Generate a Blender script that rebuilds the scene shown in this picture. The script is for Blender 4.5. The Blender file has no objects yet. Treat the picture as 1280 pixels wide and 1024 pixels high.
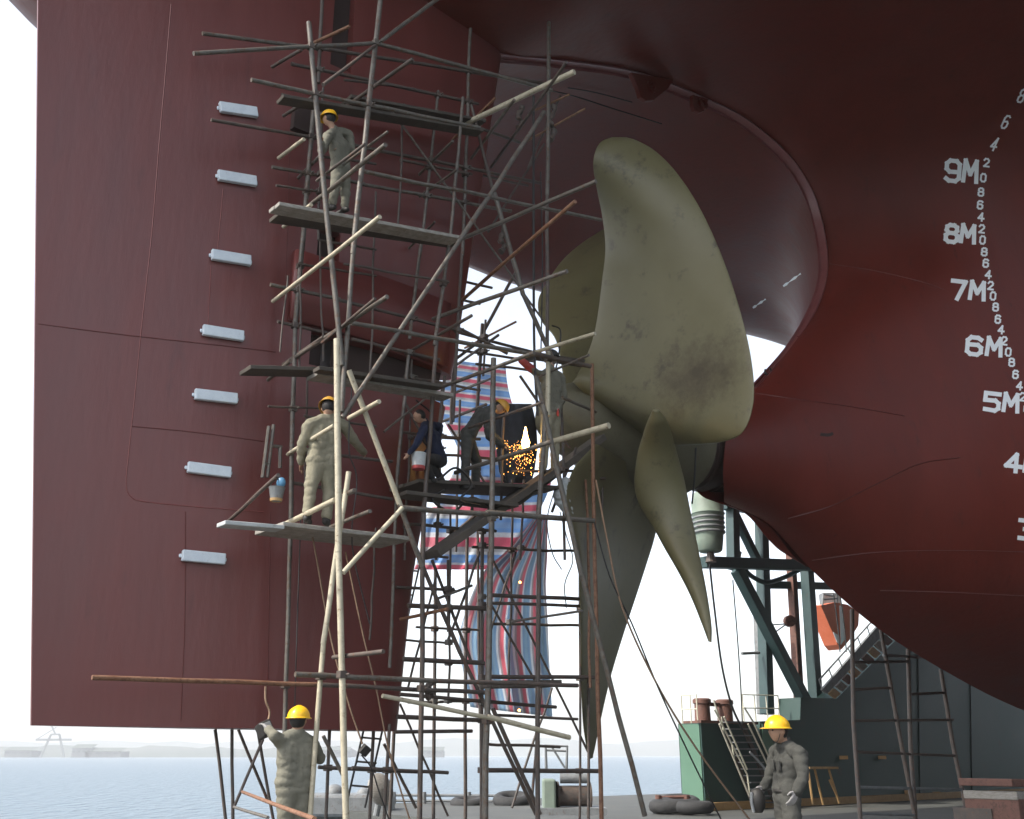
import bpy, math, random
from mathutils import Vector, Matrix, noise
from mathutils.bvhtree import BVHTree
random.seed(7)
scene = bpy.context.scene
# ---------------------------------------------------------------- camera
FPX = 1245.0
PITCH = math.atan(431 / FPX)
CP, SP = math.cos(PITCH), math.sin(PITCH)
EYE = 1.6
cam = bpy.data.cameras.new('camera')
cam.lens = FPX / 1280 * 36; cam.sensor_width = 36; cam.clip_start = .05; cam.clip_end = 20000
camo = bpy.data.objects.new('camera', cam); scene.collection.objects.link(camo)
camo.location = (0, 0, EYE); camo.rotation_euler = (math.pi / 2 + PITCH, 0, 0)
scene.camera = camo
# ---------------------------------------------------------------- light
SUN = Vector((-.90, -.44, 0)).normalized()
ELEV = math.radians(48)
world = bpy.data.worlds.new('World'); scene.world = world; world.use_nodes = True
wn = world.node_tree.nodes; hs = wn.new('ShaderNodeHueSaturation'); hs.inputs['Saturation'].default_value = .45; hs.inputs['Value'].default_value = 1.35
sky = wn.new('ShaderNodeTexSky'); sky.sky_type = 'NISHITA'; sky.sun_disc = False
sky.sun_elevation = ELEV; sky.sun_rotation = math.atan2(SUN.x, SUN.y); sky.dust_density = 2.5; sky.air_density = 1.0
world.node_tree.links.new(sky.outputs[0], hs.inputs['Color']); world.node_tree.links.new(hs.outputs[0], wn['Background'].inputs[0])
wn['Background'].inputs[1].default_value = 0.15
sl = bpy.data.lights.new('sun', 'SUN'); sl.energy = 2.6; sl.angle = math.radians(1.0); sl.color = (1, .94, .84)
so = bpy.data.objects.new('sun', sl); scene.collection.objects.link(so)
sd = Vector((SUN.x * math.cos(ELEV), SUN.y * math.cos(ELEV), math.sin(ELEV)))
so.rotation_euler = sd.to_track_quat('Z', 'Y').to_euler(); so.location = (-20, -10, 40)
scene.view_settings.view_transform = 'Standard'; scene.view_settings.look = 'None'
scene.view_settings.gamma = 1; scene.view_settings.use_curve_mapping = False
scene.view_settings.exposure = 1.05
# ---------------------------------------------------------------- frames of reference
# ship frame: t forward along the keel, s to starboard, z up (ground = 0)
A0 = Vector((-.456 * 10.8, 10.8, 0)); U = Vector((.774, .633, 0)); N = Vector((.633, -.774, 0)); Z = Vector((0, 0, 1))
def W(t, s, z): return A0 + U * t + N * s + Z * z
def ray(px, py):
    dx, v = px - 640, 512 - py
    return Vector((dx, FPX * CP - v * SP, FPX * SP + v * CP))
E0 = Vector((0, 0, EYE))
def PS(px, py, s=0.0):           # point of the ship plane s seen in that direction
    d = ray(px, py); return E0 + d * ((A0.dot(N) + s) / d.dot(N))
def PY(px, py, y):
    d = ray(px, py); return E0 + d * (y / d.y)
def PZ(px, py, z=0.0):
    d = ray(px, py); return E0 + d * ((z - EYE) / d.z)
def ship(p): 
    q = p - A0; return q.dot(U), q.dot(N), p.z
def ppm(p):                       # pixels per metre at a point
    q = p - E0; return FPX / (q.y * CP + q.z * SP)
# ---------------------------------------------------------------- materials
MATS = {}
def mat(name, c1, c2=None, rough=.5, scale=2., metal=0., bump=0., rust=None, rustamt=.5, spec=None, stretch=None):
    if name in MATS: return MATS[name]
    m = bpy.data.materials.new(name); m.use_nodes = True; nt = m.node_tree; L = nt.links
    b = nt.nodes['Principled BSDF']; b.inputs['Roughness'].default_value = rough; b.inputs['Metallic'].default_value = metal
    if spec is not None: b.inputs['Specular IOR Level'].default_value = spec
    tc = nt.nodes.new('ShaderNodeTexCoord'); mp = nt.nodes.new('ShaderNodeMapping'); L.new(tc.outputs['Object'], mp.inputs[0])
    if stretch: mp.inputs['Scale'].default_value = stretch
    n1 = nt.nodes.new('ShaderNodeTexNoise'); n1.inputs['Scale'].default_value = scale; n1.inputs['Detail'].default_value = 8; n1.inputs['Roughness'].default_value = .65
    L.new(mp.outputs[0], n1.inputs['Vector'])
    r = nt.nodes.new('ShaderNodeValToRGB'); r.color_ramp.elements[0].position = .35; r.color_ramp.elements[1].position = .68
    r.color_ramp.elements[0].color = (*c1, 1); r.color_ramp.elements[1].color = (*(c2 or c1), 1)
    L.new(n1.outputs['Fac'], r.inputs[0]); col = r.outputs[0]
    if rust:
        n2 = nt.nodes.new('ShaderNodeTexNoise'); n2.inputs['Scale'].default_value = scale * 2.3; n2.inputs['Detail'].default_value = 10; n2.inputs['Roughness'].default_value = .75
        L.new(mp.outputs[0], n2.inputs['Vector'])
        rr = nt.nodes.new('ShaderNodeValToRGB'); rr.color_ramp.elements[0].position = 1 - rustamt; rr.color_ramp.elements[1].position = min(1, 1.12 - rustamt)
        L.new(n2.outputs['Fac'], rr.inputs[0])
        mx = nt.nodes.new('ShaderNodeMixRGB'); L.new(rr.outputs[0], mx.inputs[0]); L.new(col, mx.inputs[1]); mx.inputs[2].default_value = (*rust, 1)
        col = mx.outputs[0]
    L.new(col, b.inputs['Base Color'])
    mr = nt.nodes.new('ShaderNodeMapRange'); mr.inputs[3].default_value = max(.03, rough - .1); mr.inputs[4].default_value = min(1, rough + .12)
    L.new(n1.outputs['Fac'], mr.inputs[0]); L.new(mr.outputs[0], b.inputs['Roughness'])
    if bump:
        bp = nt.nodes.new('ShaderNodeBump'); bp.inputs['Strength'].default_value = bump; bp.inputs['Distance'].default_value = .02
        n3 = nt.nodes.new('ShaderNodeTexNoise'); n3.inputs['Scale'].default_value = scale * 4; n3.inputs['Detail'].default_value = 6
        L.new(mp.outputs[0], n3.inputs['Vector']); L.new(n3.outputs['Fac'], bp.inputs['Height']); L.new(bp.outputs[0], b.inputs['Normal'])
    MATS[name] = m; return m
def emit(name, c, st):
    m = bpy.data.materials.new(name); m.use_nodes = True; b = m.node_tree.nodes['Principled BSDF']
    b.inputs['Base Color'].default_value = (*c, 1); b.inputs['Emission Color'].default_value = (*c, 1); b.inputs['Emission Strength'].default_value = st
    return m
HULL = mat('red oxide hull paint', (.108, .014, .007), (.135, .018, .010), rough=.50, spec=.3, scale=1.1, bump=.3, stretch=(1.5, 1.5, .4), rust=(.080, .014, .009), rustamt=.42)
RUD = mat('red oxide rudder paint', (.112, .021, .017), (.136, .026, .021), rough=.42, spec=.7, stretch=(1.5, 1.5, .35), scale=1.1, bump=.3, rust=(.094, .017, .014), rustamt=.43)
SEAM = mat('painted weld', (.10, .02, .017), rough=.5)
DARKIN = mat('dark steel and painted gap shade', (.03, .015, .012), rough=.8)  # near black steel, also used as painted shade in the rudder gaps
PROPM = mat('dull bronze', (.108, .096, .046), (.126, .113, .057), rough=.46, scale=.9, bump=.06, rust=(.055, .047, .026), rustamt=.44)
HUBM = mat('dirty bronze', (.09, .083, .05), (.12, .11, .07), rough=.6, scale=3, bump=.3, rust=(.09, .07, .045), rustamt=.45)
WHITE = mat('white mark paint', (.84, .86, .88), (.9, .92, .92), rough=.5, scale=5)
ZINC = mat('zinc anode', (.50, .56, .62), (.60, .66, .70), rough=.45, scale=9, rust=(.40, .42, .44), rustamt=.42)
STEEL = mat('galvanised tube', (.085, .078, .068), (.15, .135, .115), rough=.5, scale=6, metal=.2, rust=(.10, .06, .038), rustamt=.5, bump=.2)
PALE = mat('sunlit pale tube', (.36, .32, .23), (.48, .43, .32), rough=.55, scale=6, rust=(.15, .10, .06), rustamt=.44, bump=.2)  # bright cream: sunlight on the tubes is put into the colour
DARKT = mat('dark rusty tube', (.055, .045, .04), (.10, .075, .06), rough=.6, scale=6, rust=(.13, .05, .025), rustamt=.45, bump=.2)
RUSTT = mat('rusted tube', (.16, .07, .035), (.22, .12, .07), rough=.7, scale=8, rust=(.10, .04, .02), rustamt=.5, bump=.2)
WOOD = mat('grey scaffold board', (.22, .20, .17), (.34, .32, .29), rough=.8, scale=3, stretch=(3, 3, 12), bump=.3, rust=(.10, .08, .06), rustamt=.42)
WOODD = mat('dirty dark board', (.05, .042, .035), (.09, .075, .06), rough=.85, scale=3, bump=.3)
PLANKL = mat('pale board', (.33, .35, .35), (.45, .47, .47), rough=.7, scale=3, bump=.2, rust=(.2, .17, .14), rustamt=.42)
CLOTH = mat('grey khaki cotton', (.135, .13, .10), (.18, .17, .13), rough=.95, scale=7, bump=.4, rust=(.07, .065, .05), rustamt=.42)
CLOTH2 = mat('dark grey cotton', (.034, .034, .030), (.055, .055, .048), rough=.95, scale=7, bump=.4)
CLOTH3 = mat('beige work cotton', (.19, .175, .12), (.26, .235, .17), rough=.95, scale=7, bump=.4, rust=(.18, .16, .11), rustamt=.45)
BLUEC = mat('navy cotton', (.006, .009, .026), (.008, .013, .04), rough=.95, scale=7, bump=.4)
SKIN = mat('skin', (.33, .19, .12), (.36, .21, .14), rough=.55, scale=8)
HAIR = mat('black hair', (.012, .01, .009), rough=.7)
HELM = mat('yellow helmet plastic', (.72, .40, .012), (.80, .46, .015), rough=.35, scale=5, rust=(.55, .30, .02), rustamt=.38)
HELMO = mat('dirty ochre helmet plastic', (.42, .22, .03), (.55, .28, .04), rough=.4, scale=9, rust=(.25, .13, .04), rustamt=.45)
BOOT = mat('black boot leather', (.02, .018, .016), rough=.6)
GLOVE = mat('grey work glove', (.20, .19, .19), (.3, .29, .28), rough=.9, scale=15)
REDG = mat('red sleeve', (.32, .05, .05), (.40, .07, .07), rough=.9, scale=15)
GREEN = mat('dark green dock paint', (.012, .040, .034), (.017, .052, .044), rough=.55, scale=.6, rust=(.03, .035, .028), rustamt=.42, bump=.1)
GREENL = mat('green dock paint', (.07, .15, .10), (.085, .175, .12), rough=.5, scale=1.2, rust=(.08, .15, .10), rustamt=.4)  # lighter green; on the box end it carries painted sunlight
TRUSS = mat('blue green truss paint', (.022, .050, .052), (.032, .066, .066), rough=.5, scale=2, rust=(.05, .05, .045), rustamt=.42)
BROWN = mat('rust brown steel', (.12, .055, .04), (.17, .08, .06), rough=.75, scale=4, rust=(.08, .04, .03), rustamt=.5, bump=.2)
RAILM = mat('cream rail paint', (.50, .48, .38), (.62, .60, .48), rough=.6, scale=8, rust=(.28, .2, .12), rustamt=.42)
DECK = mat('worn dock deck', (.05, .053, .05), (.085, .088, .08), rough=.75, scale=.7, rust=(.13, .09, .06), rustamt=.42, bump=.3)
RUBBER = mat('tyre rubber', (.022, .022, .023), (.04, .04, .04), rough=.85, scale=6, bump=.3)
BLACK = mat('black cable', (.015, .014, .014), rough=.6)
ROPE = mat('brown hemp rope', (.20, .13, .085), (.26, .17, .11), rough=.9, scale=30)
ORANGE = mat('orange boat paint', (.60, .14, .06), (.68, .18, .09), rough=.5, scale=2)
GREYM = mat('grey machine paint', (.13, .14, .145), (.2, .21, .215), rough=.6, scale=4, rust=(.10, .07, .05), rustamt=.45)
PGREEN = mat('pale green drum paint', (.15, .19, .155), (.20, .25, .20), rough=.6, scale=3, rust=(.2, .2, .15), rustamt=.42)
BLUEP = mat('blue plastic', (.05, .16, .28), (.07, .2, .33), rough=.4)
OCHRE = mat('ochre steel', (.34, .20, .08), (.42, .27, .12), rough=.7, scale=8)
# ---------------------------------------------------------------- mesh builder
ORG = {}
class MB:
    def __init__(s): s.v = []; s.f = []
    def add(s, vs, fs):
        o = len(s.v); s.v += [Vector(v) for v in vs]; s.f += [tuple(i + o for i in f) for f in fs]; return s
    def hexa(s, c): return s.add(c, [(0, 3, 2, 1), (4, 5, 6, 7), (0, 1, 5, 4), (1, 2, 6, 5), (2, 3, 7, 6), (3, 0, 4, 7)])
    def box(s, c, sx, sy, sz, ax=None):
        c = Vector(c); X, Y, Zv = ax or (Vector((1, 0, 0)), Vector((0, 1, 0)), Vector((0, 0, 1)))
        P = [c + X * a * sx / 2 + Y * b * sy / 2 + Zv * d * sz / 2 for d in (-1, 1) for a, b in ((-1, -1), (1, -1), (1, 1), (-1, 1))]
        return s.hexa(P)
    def beam(s, a, b, w, h, up=Z):
        a, b = Vector(a), Vector(b); d = (b - a).normalized(); x = d.cross(up)
        if x.length < 1e-3: x = d.cross(U)
        x.normalize(); y = x.cross(d)
        P = [p + x * i * w / 2 + y * j * h / 2 for p in (a, b) for i, j in ((-1, -1), (1, -1), (1, 1), (-1, 1))]
        return s.hexa(P)
    def tube(s, path, r, n=8, cap=True, flat=None):
        path = [Vector(p) for p in path]; rs = r if isinstance(r, (list, tuple)) else [r] * len(path)
        o = len(s.v); ref = None
        for i, p in enumerate(path):
            d = (path[min(i + 1, len(path) - 1)] - path[max(i - 1, 0)]); d = d.normalized() if d.length > 1e-9 else Z
            if ref is None: ref = d.cross(Z if abs(d.z) < .9 else U)
            x = ref - d * ref.dot(d); x.normalize(); ref = x; y = d.cross(x)
            for k in range(n):
                a = 2 * math.pi * k / n; s.v.append(p + (x * math.cos(a) + y * math.sin(a)) * rs[i])
        for i in range(len(path) - 1):
            for k in range(n):
                a, b = o + i * n + k, o + i * n + (k + 1) % n; s.f.append((a, b, b + n, a + n))
        if cap: s.f.append(tuple(o + k for k in range(n))[::-1]); s.f.append(tuple(o + (len(path) - 1) * n + k for k in range(n)))
        return s
    def ball(s, c, r, nu=12, nv=8, sc=(1, 1, 1), M=None):
        c = Vector(c); vs = []; fs = []
        for i in range(nv + 1):
            th = math.pi * i / nv
            for k in range(nu):
                a = 2 * math.pi * k / nu; q = Vector((math.sin(th) * math.cos(a) * sc[0], math.sin(th) * math.sin(a) * sc[1], math.cos(th) * sc[2])) * r
                vs.append(c + (M @ q if M else q))
        for i in range(nv):
            for k in range(nu): fs.append((i * nu + k, (i + 1) * nu + k, (i + 1) * nu + (k + 1) % nu, i * nu + (k + 1) % nu))
        return s.add(vs, fs)
    def capsule(s, a, b, ra, rb, n=12):
        a, b = Vector(a), Vector(b); s.tube([a, b], [ra, rb], n, True); s.ball(a, ra, n, 8); s.ball(b, rb, n, 8); return s
    def grid(s, rows):
        o = len(s.v); m = len(rows[0])
        for r in rows: s.v += [Vector(p) for p in r]
        for i in range(len(rows) - 1):
            for j in range(m - 1): s.f.append((o + i * m + j, o + i * m + j + 1, o + (i + 1) * m + j + 1, o + (i + 1) * m + j))
        return s
    def prism(s, poly, off):          # poly: world points, off: thickness vector
        n = len(poly); off = Vector(off)
        return s.add([Vector(p) for p in poly] + [Vector(p) + off for p in poly],
                     [tuple(range(n))[::-1], tuple(range(n, 2 * n))] + [(i, (i + 1) % n, n + (i + 1) % n, n + i) for i in range(n)])
    def lathe(s, c, axis, prof, n=24, closed=True):   # prof: (dist along axis, radius)
        c, axis = Vector(c), Vector(axis).normalized(); x = axis.cross(Z if abs(axis.z) < .9 else U).normalized(); y = axis.cross(x); o = len(s.v)
        for h, r in prof:
            for k in range(n):
                a = 2 * math.pi * k / n; s.v.append(c + axis * h + (x * math.cos(a) + y * math.sin(a)) * max(r, 1e-4))
        for i in range(len(prof) - 1):
            for k in range(n):
                a, b = o + i * n + k, o + i * n + (k + 1) % n; s.f.append((a, b, b + n, a + n))
        if closed: s.f.append(tuple(o + k for k in range(n))[::-1]); s.f.append(tuple(o + (len(prof) - 1) * n + k for k in range(n)))
        return s
COL = scene.collection
def tag(o, label=None, cat=None, group=None, kind=None):
    if label: o['label'] = label
    if cat: o['category'] = cat
    if group: o['group'] = group
    if kind: o['kind'] = kind
    return o
def empty(name, loc, label, cat, group=None):
    o = bpy.data.objects.new(name, None); COL.objects.link(o); o.location = loc; o.empty_display_size = .2
    ORG[o.name] = Vector(loc); return tag(o, label, cat, group)
def build(name, mb, m, parent=None, smooth=False, recalc=True):
    org = ORG[parent.name] if parent else (sum(mb.v, Vector()) / len(mb.v) if mb.v else Vector())
    if not parent: org = Vector((org.x, org.y, min(v.z for v in mb.v)))
    me = bpy.data.meshes.new(name); me.from_pydata([tuple(v - org) for v in mb.v], [], mb.f); me.update()
    if recalc:
        import bmesh
        bm = bmesh.new(); bm.from_mesh(me); bmesh.ops.recalc_face_normals(bm, faces=bm.faces[:]); bm.to_mesh(me); bm.free()
    if smooth:
        for p in me.polygons: p.use_smooth = True
        try: me.set_sharp_from_angle(angle=math.radians(smooth if smooth is not True else 60))
        except Exception: pass
    me.materials.append(m)
    o = bpy.data.objects.new(name, me); COL.objects.link(o)
    if parent: o.parent = parent
    else: o.location = org
    ORG[o.name] = org
    return o
def bevel(o, w=.01):
    b = o.modifiers.new('bevel', 'BEVEL'); b.width = w; b.segments = 2; b.limit_method = 'ANGLE'; return o
def cr(p0, p1, p2, p3, u):
    return .5 * ((2 * p1) + (p2 - p0) * u + (2 * p0 - 5 * p1 + 4 * p2 - p3) * u * u + (3 * p1 - p0 - 3 * p2 + p3) * u ** 3)
def spline(pts, k):                    # Catmull-Rom through points (tuples or Vectors)
    P = [Vector(p) for p in pts]; out = []
    for i in range(len(P) - 1):
        a = P[i - 1] if i else P[0] * 2 - P[1]; d = P[i + 2] if i + 2 < len(P) else P[-1] * 2 - P[-2]
        for j in range(k): out.append(cr(a, P[i], P[i + 1], d, j / k))
    return out + [P[-1]]
def spline_h(P, k):                   # Hermite with chord-length tangents (uneven spacing)
    P = [Vector(p) for p in P]; n = len(P); h = [max((P[i + 1] - P[i]).length, 1e-6) ** .8 for i in range(n - 1)]; T = []
    for i in range(n):
        if i == 0: T.append((P[1] - P[0]) / h[0])
        elif i == n - 1: T.append((P[-1] - P[-2]) / h[-1])
        else: T.append(((P[i] - P[i - 1]) / h[i - 1] * h[i] + (P[i + 1] - P[i]) / h[i] * h[i - 1]) / (h[i] + h[i - 1]))
    out = []
    for i in range(n - 1):
        for j in range(k):
            u = j / k; u2, u3 = u * u, u ** 3
            out.append(P[i] * (2 * u3 - 3 * u2 + 1) + T[i] * h[i] * (u3 - 2 * u2 + u) + P[i + 1] * (3 * u2 - 2 * u3) + T[i + 1] * h[i] * (u3 - u2))
    return out + [P[-1]]
def surf(ctrl, ku, kv):
    rows = [spline_h(r, kv) for r in ctrl]
    cols = [spline_h([r[j] for r in rows], ku) for j in range(len(rows[0]))]
    return [[cols[j][i] for j in range(len(cols))] for i in range(len(cols[0]))]
# ================================================================= setting
water = mat('pale harbour water', (.05, .085, .115), (.07, .11, .14), rough=.3, scale=.5, bump=0)
nt = water.node_tree; bp = nt.nodes.new('ShaderNodeBump'); wv = nt.nodes.new('ShaderNodeTexNoise'); wv.inputs['Scale'].default_value = .9; wv.inputs['Detail'].default_value = 6
mp = nt.nodes.new('ShaderNodeMapping'); tc = nt.nodes.new('ShaderNodeTexCoord'); mp.inputs['Scale'].default_value = (1, .35, 1)
nt.links.new(tc.outputs['Object'], mp.inputs[0]); nt.links.new(mp.outputs[0], wv.inputs['Vector']); nt.links.new(wv.outputs['Fac'], bp.inputs['Height'])
bp.inputs['Strength'].default_value = 1.0; bp.inputs['Distance'].default_value = .8
nt.links.new(bp.outputs[0], nt.nodes['Principled BSDF'].inputs['Normal'])
tag(build('water', MB().grid([[(x, y, -2.2) for x in (-9000, -50, 50, 9000)] for y in (-3000, -50, 200, 12000)]), water), kind='structure')
fl = MB()
fl.prism([W(-6, -9.9, -1.5), W(-6, 24, -1.5), W(90, 24, -1.5), W(90, -9.9, -1.5)], (0, 0, 1.5))
tag(build('dock_floor', fl, DECK), kind='structure')
tag(build('dock_apron', MB().prism([W(13.5, -20, -1.5), W(13.5, -9.95, -1.5), W(90, -9.95, -1.5), W(90, -20, -1.5)], (0, 0, 1.49)), DECK), kind='structure')
SHORE = mat('far wooded shore', (.05, .07, .06), (.09, .10, .09), rough=1, scale=.004)
def ridge(x0, x1, y, h, seed, base=-2.2):
    m = MB(); n = 70; rows = []
    for dy, f in ((-160, 0), (-60, .55), (0, 1), (120, .9), (300, 0)):
        rows.append([(x0 + (x1 - x0) * i / n, y + dy, base + f * h * (.45 + .55 * abs(noise.noise(Vector((i * .13 + seed, seed, 0))) + .5 * noise.noise(Vector((i * .37, seed, 2))))) + (3 * noise.noise(Vector((i * .9, dy, seed))) if f else 0)) for i in range(n + 1)])
    return m.grid(rows)
tag(build('hills', ridge(-2200, 2600, 2600, 60, 3.3), SHORE, smooth=True), kind='structure')
tag(build('far_shore', ridge(-1500, -250, 1500, 22, 1.7), SHORE, smooth=True), kind='structure')
BLDG = mat('pale far wall', (.10, .11, .115), (.15, .16, .165), rough=.9, scale=.1)
WIN = mat('dark window', (.04, .05, .06), rough=.3)
for i, (px, w, h, lab) in enumerate([(30, 34, 6, 'low pale shed at the left end of the far shore'), (108, 24, 9, 'taller pale block right of the distant gantry crane'), (135, 44, 5, 'long low pale warehouse on the far shore near the first scaffold leg'),
                                     (420, 36, 6, 'pale far building seen through the scaffold legs'), (540, 30, 6, 'small pale far building behind the middle scaffold uprights')]):
    c = PY(px, 938, 1330); c.z = 0
    e = empty('far_building', c, lab, 'building', 'buildings on the far shore')
    build('wall', MB().box(c + Vector((0, 0, h / 2 - 1)), w, 30, h + 2), BLDG, e)
    build('roof', MB().prism([c + Vector((-w / 2 - 1, -16, h)), c + Vector((w / 2 + 1, -16, h)), c + Vector((w / 2 + 1, 0, h + 4)), c + Vector((-w / 2 - 1, 0, h + 4))], (0, 1, .6)), SHORE, e)
    for k in range(4): build('window', MB().box(c + Vector((-w / 2 + w * (k + .5) / 4, -15.2, h * .55)), w / 8, .6, h * .25), WIN, e)
c = PY(66, 940, 1250); c.z = -2
e = empty('gantry_crane', c, 'tiny grey gantry crane on the far shore under the rudder corner', 'crane')
g = MB()
for sx in (-1, 1):
    build('leg', MB().beam(c + Vector((sx * 14, 0, 0)), c + Vector((sx * 5, 0, 26)), 2, 2), GREYM, e)
build('girder', MB().beam(c + Vector((-22, 0, 20)), c + Vector((20, 0, 20)), 2, 2.5).beam(c + Vector((-5, 0, 26)), c + Vector((5, 0, 26)), 2, 2), GREYM, e)
build('jib', MB().beam(c + Vector((0, 0, 26)), c + Vector((-6, 0, 36)), 1.5, 1.5).beam(c + Vector((-22, 0, 20)), c + Vector((0, 0, 34)), .8, .8), GREYM, e)
# ================================================================= ship
SHIP = empty('ship', W(8, 0, 2.6), 'huge red oxide ship stern with rudder, bronze propeller and white draft marks', 'ship')
arch_px = [(620, 70), (700, 78), (790, 92), (870, 122), (930, 152), (985, 200), (1015, 250), (1030, 320), (1024, 370), (992, 430), (940, 490)]
ARCH = [ship(PS(x, y, 0)) for x, y in arch_px]
def S3(t, s, z): return Vector((t, s, z))
def sp(px, py, s): return Vector(ship(PS(px, py, s)))
kn = [ship(PS(x, y, -9)) for x, y in [(-30, -110), (25, 0), (47, 45), (300, 232), (590, 335), (660, 365), (800, 393), (930, 412), (995, 430), (1100, 452)]]
def zk(t):
    for a, b in zip(kn, kn[1:]):
        if a[0] <= t <= b[0]: return a[2] + (b[2] - a[2]) * (t - a[0]) / (b[0] - a[0])
    return kn[0][2] if t < kn[0][0] else kn[-1][2]
rows = []
def srow(pts, end): 
    rows.append([sp(x, y, s * (1.25 if s > .15 else 1)) for x, y, s in pts] + end)
srow([(905, 628, .02), (960, 655, .03), (1010, 708, .04), (1090, 780, .05), (1180, 838, .06), (1290, 892, .08)], [S3(30, .5, 2.0), S3(45, 1, 1.9)])
srow([(905, 614, .35), (965, 628, .5), (1030, 672, .7), (1110, 720, .95), (1190, 765, 1.3), (1290, 815, 1.8)], [S3(30, 4.4, 3.6), S3(45, 8, 3)])
srow([(904, 588, .55), (970, 590, .75), (1045, 612, 1.0), (1120, 640, 1.4), (1200, 668, 1.85), (1290, 700, 2.5)], [S3(30, 6.5, 5.4), S3(45, 12, 4.5)])
srow([(906, 560, .6), (975, 552, .78), (1050, 553, 1.02), (1125, 563, 1.45), (1205, 575, 2.0), (1290, 592, 2.7)], [S3(30, 7.4, 7.2), S3(45, 14, 6.5)])
srow([(914, 528, .5), (980, 512, .66), (1055, 502, .95), (1130, 499, 1.42), (1210, 500, 2.05), (1290, 505, 2.8)], [S3(30, 8, 8.8), S3(45, 15, 8.5)])
srow([(940, 490, .1), (990, 466, .4), (1060, 445, .88), (1130, 430, 1.42), (1210, 425, 2.08), (1290, 425, 2.85)], [S3(30, 8.3, 10.2), S3(45, 15.5, 10)])
srow([(992, 430, .1), (1022, 408, .38), (1070, 380, .85), (1135, 355, 1.45), (1210, 345, 2.12), (1290, 340, 2.9)], [S3(30, 8.6, 11.6), S3(45, 15.8, 11.6)])
A = ARCH
rows.append([S3(A[8][0], .1, A[8][2]), S3(15.9, .55, 11.6), S3(16.4, 1.35, 11.8), S3(16.9, 2.15, 12.0), S3(17.6, 3.1, 12.2), S3(19.2, 4.4, 12.5), S3(30, 8.9, 13.0), S3(45, 16, 13.2)])
rows.append([S3(A[7][0], .1, A[7][2]), S3(16.0, .5, 12.75), S3(16.4, 1.3, 12.95), S3(16.9, 2.2, 13.2), S3(17.6, 3.3, 13.45), S3(19.2, 4.8, 13.7), S3(30, 9.2, 14.4), S3(45, 16, 14.6)])
rows.append([S3(A[6][0], .1, A[6][2]), S3(15.7, .55, 14.05), S3(16.1, 1.4, 14.2), S3(16.7, 2.5, 14.4), S3(17.6, 4.0, 14.7), S3(19.2, 6.2, 15.1), S3(26, 10, 15.8), S3(45, 16, 17)])
rows.append([S3(A[5][0], .1, A[5][2]), S3(14.85, .6, 14.8), S3(15.2, 1.6, 14.9), S3(15.7, 3.1, 15.02), S3(16.6, 5.1, 15.2), S3(18.0, 8.0, 15.6), S3(20, 9.8, 17.2), S3(26, 11, 23)])
for i, (t0, z0) in enumerate([(A[4][0], A[4][2]), (A[3][0], A[3][2]), (A[2][0], A[2][2]), (A[1][0], A[1][2]), (A[0][0], A[0][2]), (3.5, 13.25), (.5, 13.7), (-3, 15.2)]):
    z9 = max(zk(t0), z0 + .35); r = []
    for s, f in ((.1, 0), (.6, .03), (1.6, .10), (3.2, .25), (5.2, .5), (9.0, 1.0)): r.append(S3(t0 + .02 * s, s, z0 + (z9 - z0) * f))
    rows.append(r + [S3(t0, 9.9, z9 + 2.2), S3(t0, 10.3, 23)])
SURF = surf(rows, 6, 6)
def relax(G, it, jmin=3, imax=64):
    for _ in range(it):
        H = [[p.copy() for p in r] for r in G]
        for i in range(1, min(imax, len(G) - 1)):
            for j in range(jmin, len(G[0]) - 1):
                w = min(1, (j - jmin + 1) / 4); q = (H[i - 1][j] + H[i + 1][j] + H[i][j - 1] + H[i][j + 1]) / 4
                G[i][j] = H[i][j].lerp(q, .6 * w)
relax(SURF, 45, 1)
def hullmesh(sign):
    return MB().grid([[W(p.x, p.y * sign, p.z) for p in r] for r in SURF])
star = build('starboard_plating', hullmesh(1), HULL, SHIP, smooth=True, recalc=False)
star['label'] = 'dark red plating of the near starboard side'
# port side: flat underside out to the knuckle, then forward waterlines mirrored
prow = [[Vector(p) for p in r] for r in rows]
for r in prow[11:]:
    t0, z0 = r[0].x, r[0].z; z9 = zk(t0)
    for j, (s, f) in enumerate(((.1, 0), (.6, .03), (1.6, .10), (3.2, .25), (5.2, .5), (9.0, 1.0))): r[j].z = z0 + (z9 - z0) * f
    r[6].z = z9 + 2.2
for i in range(5):
    for j in range(3, 8): prow[i][j].z += (5 - i) * .35 * (j - 2)
for i in range(4):
    for j in range(0, 6): prow[i][j].y *= (.15, .15, .2, .35, .4, .5)[j]
for i in (4, 5):
    for j in range(1, 8): prow[i][j].y = min(prow[i][j].y, max(.10, .30 * (prow[i][j].x - 14.2)))
for i, (ex, ey) in zip((6, 7, 8, 9, 10), ((1003, 433), (985, 427), (960, 420), (900, 408), (800, 393))):
    e_ = ship(PS(ex, ey, -9)); p0 = prow[i][0].copy()
    for j, s_ in enumerate((.1, .6, 1.6, 3.2, 5.2, 9.0)):
        f = (s_ - .1) / 8.9; prow[i][j] = S3(p0.x + (e_[0] - p0.x) * f, s_, p0.z + (e_[2] - p0.z) * f)
    prow[i][6] = S3(e_[0], 9.9, e_[2] + 2.2); prow[i][7] = S3(e_[0], 10.3, 23)
prow.insert(6, [a_.lerp(b_, .03) for a_, b_ in zip(prow[6], prow[5])])
PSURF = surf(prow, 6, 6)
port = build('port_plating', MB().grid([[W(p.x, -p.y, p.z) for p in r] for r in PSURF]), HULL, SHIP, smooth=True, recalc=False)
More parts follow.
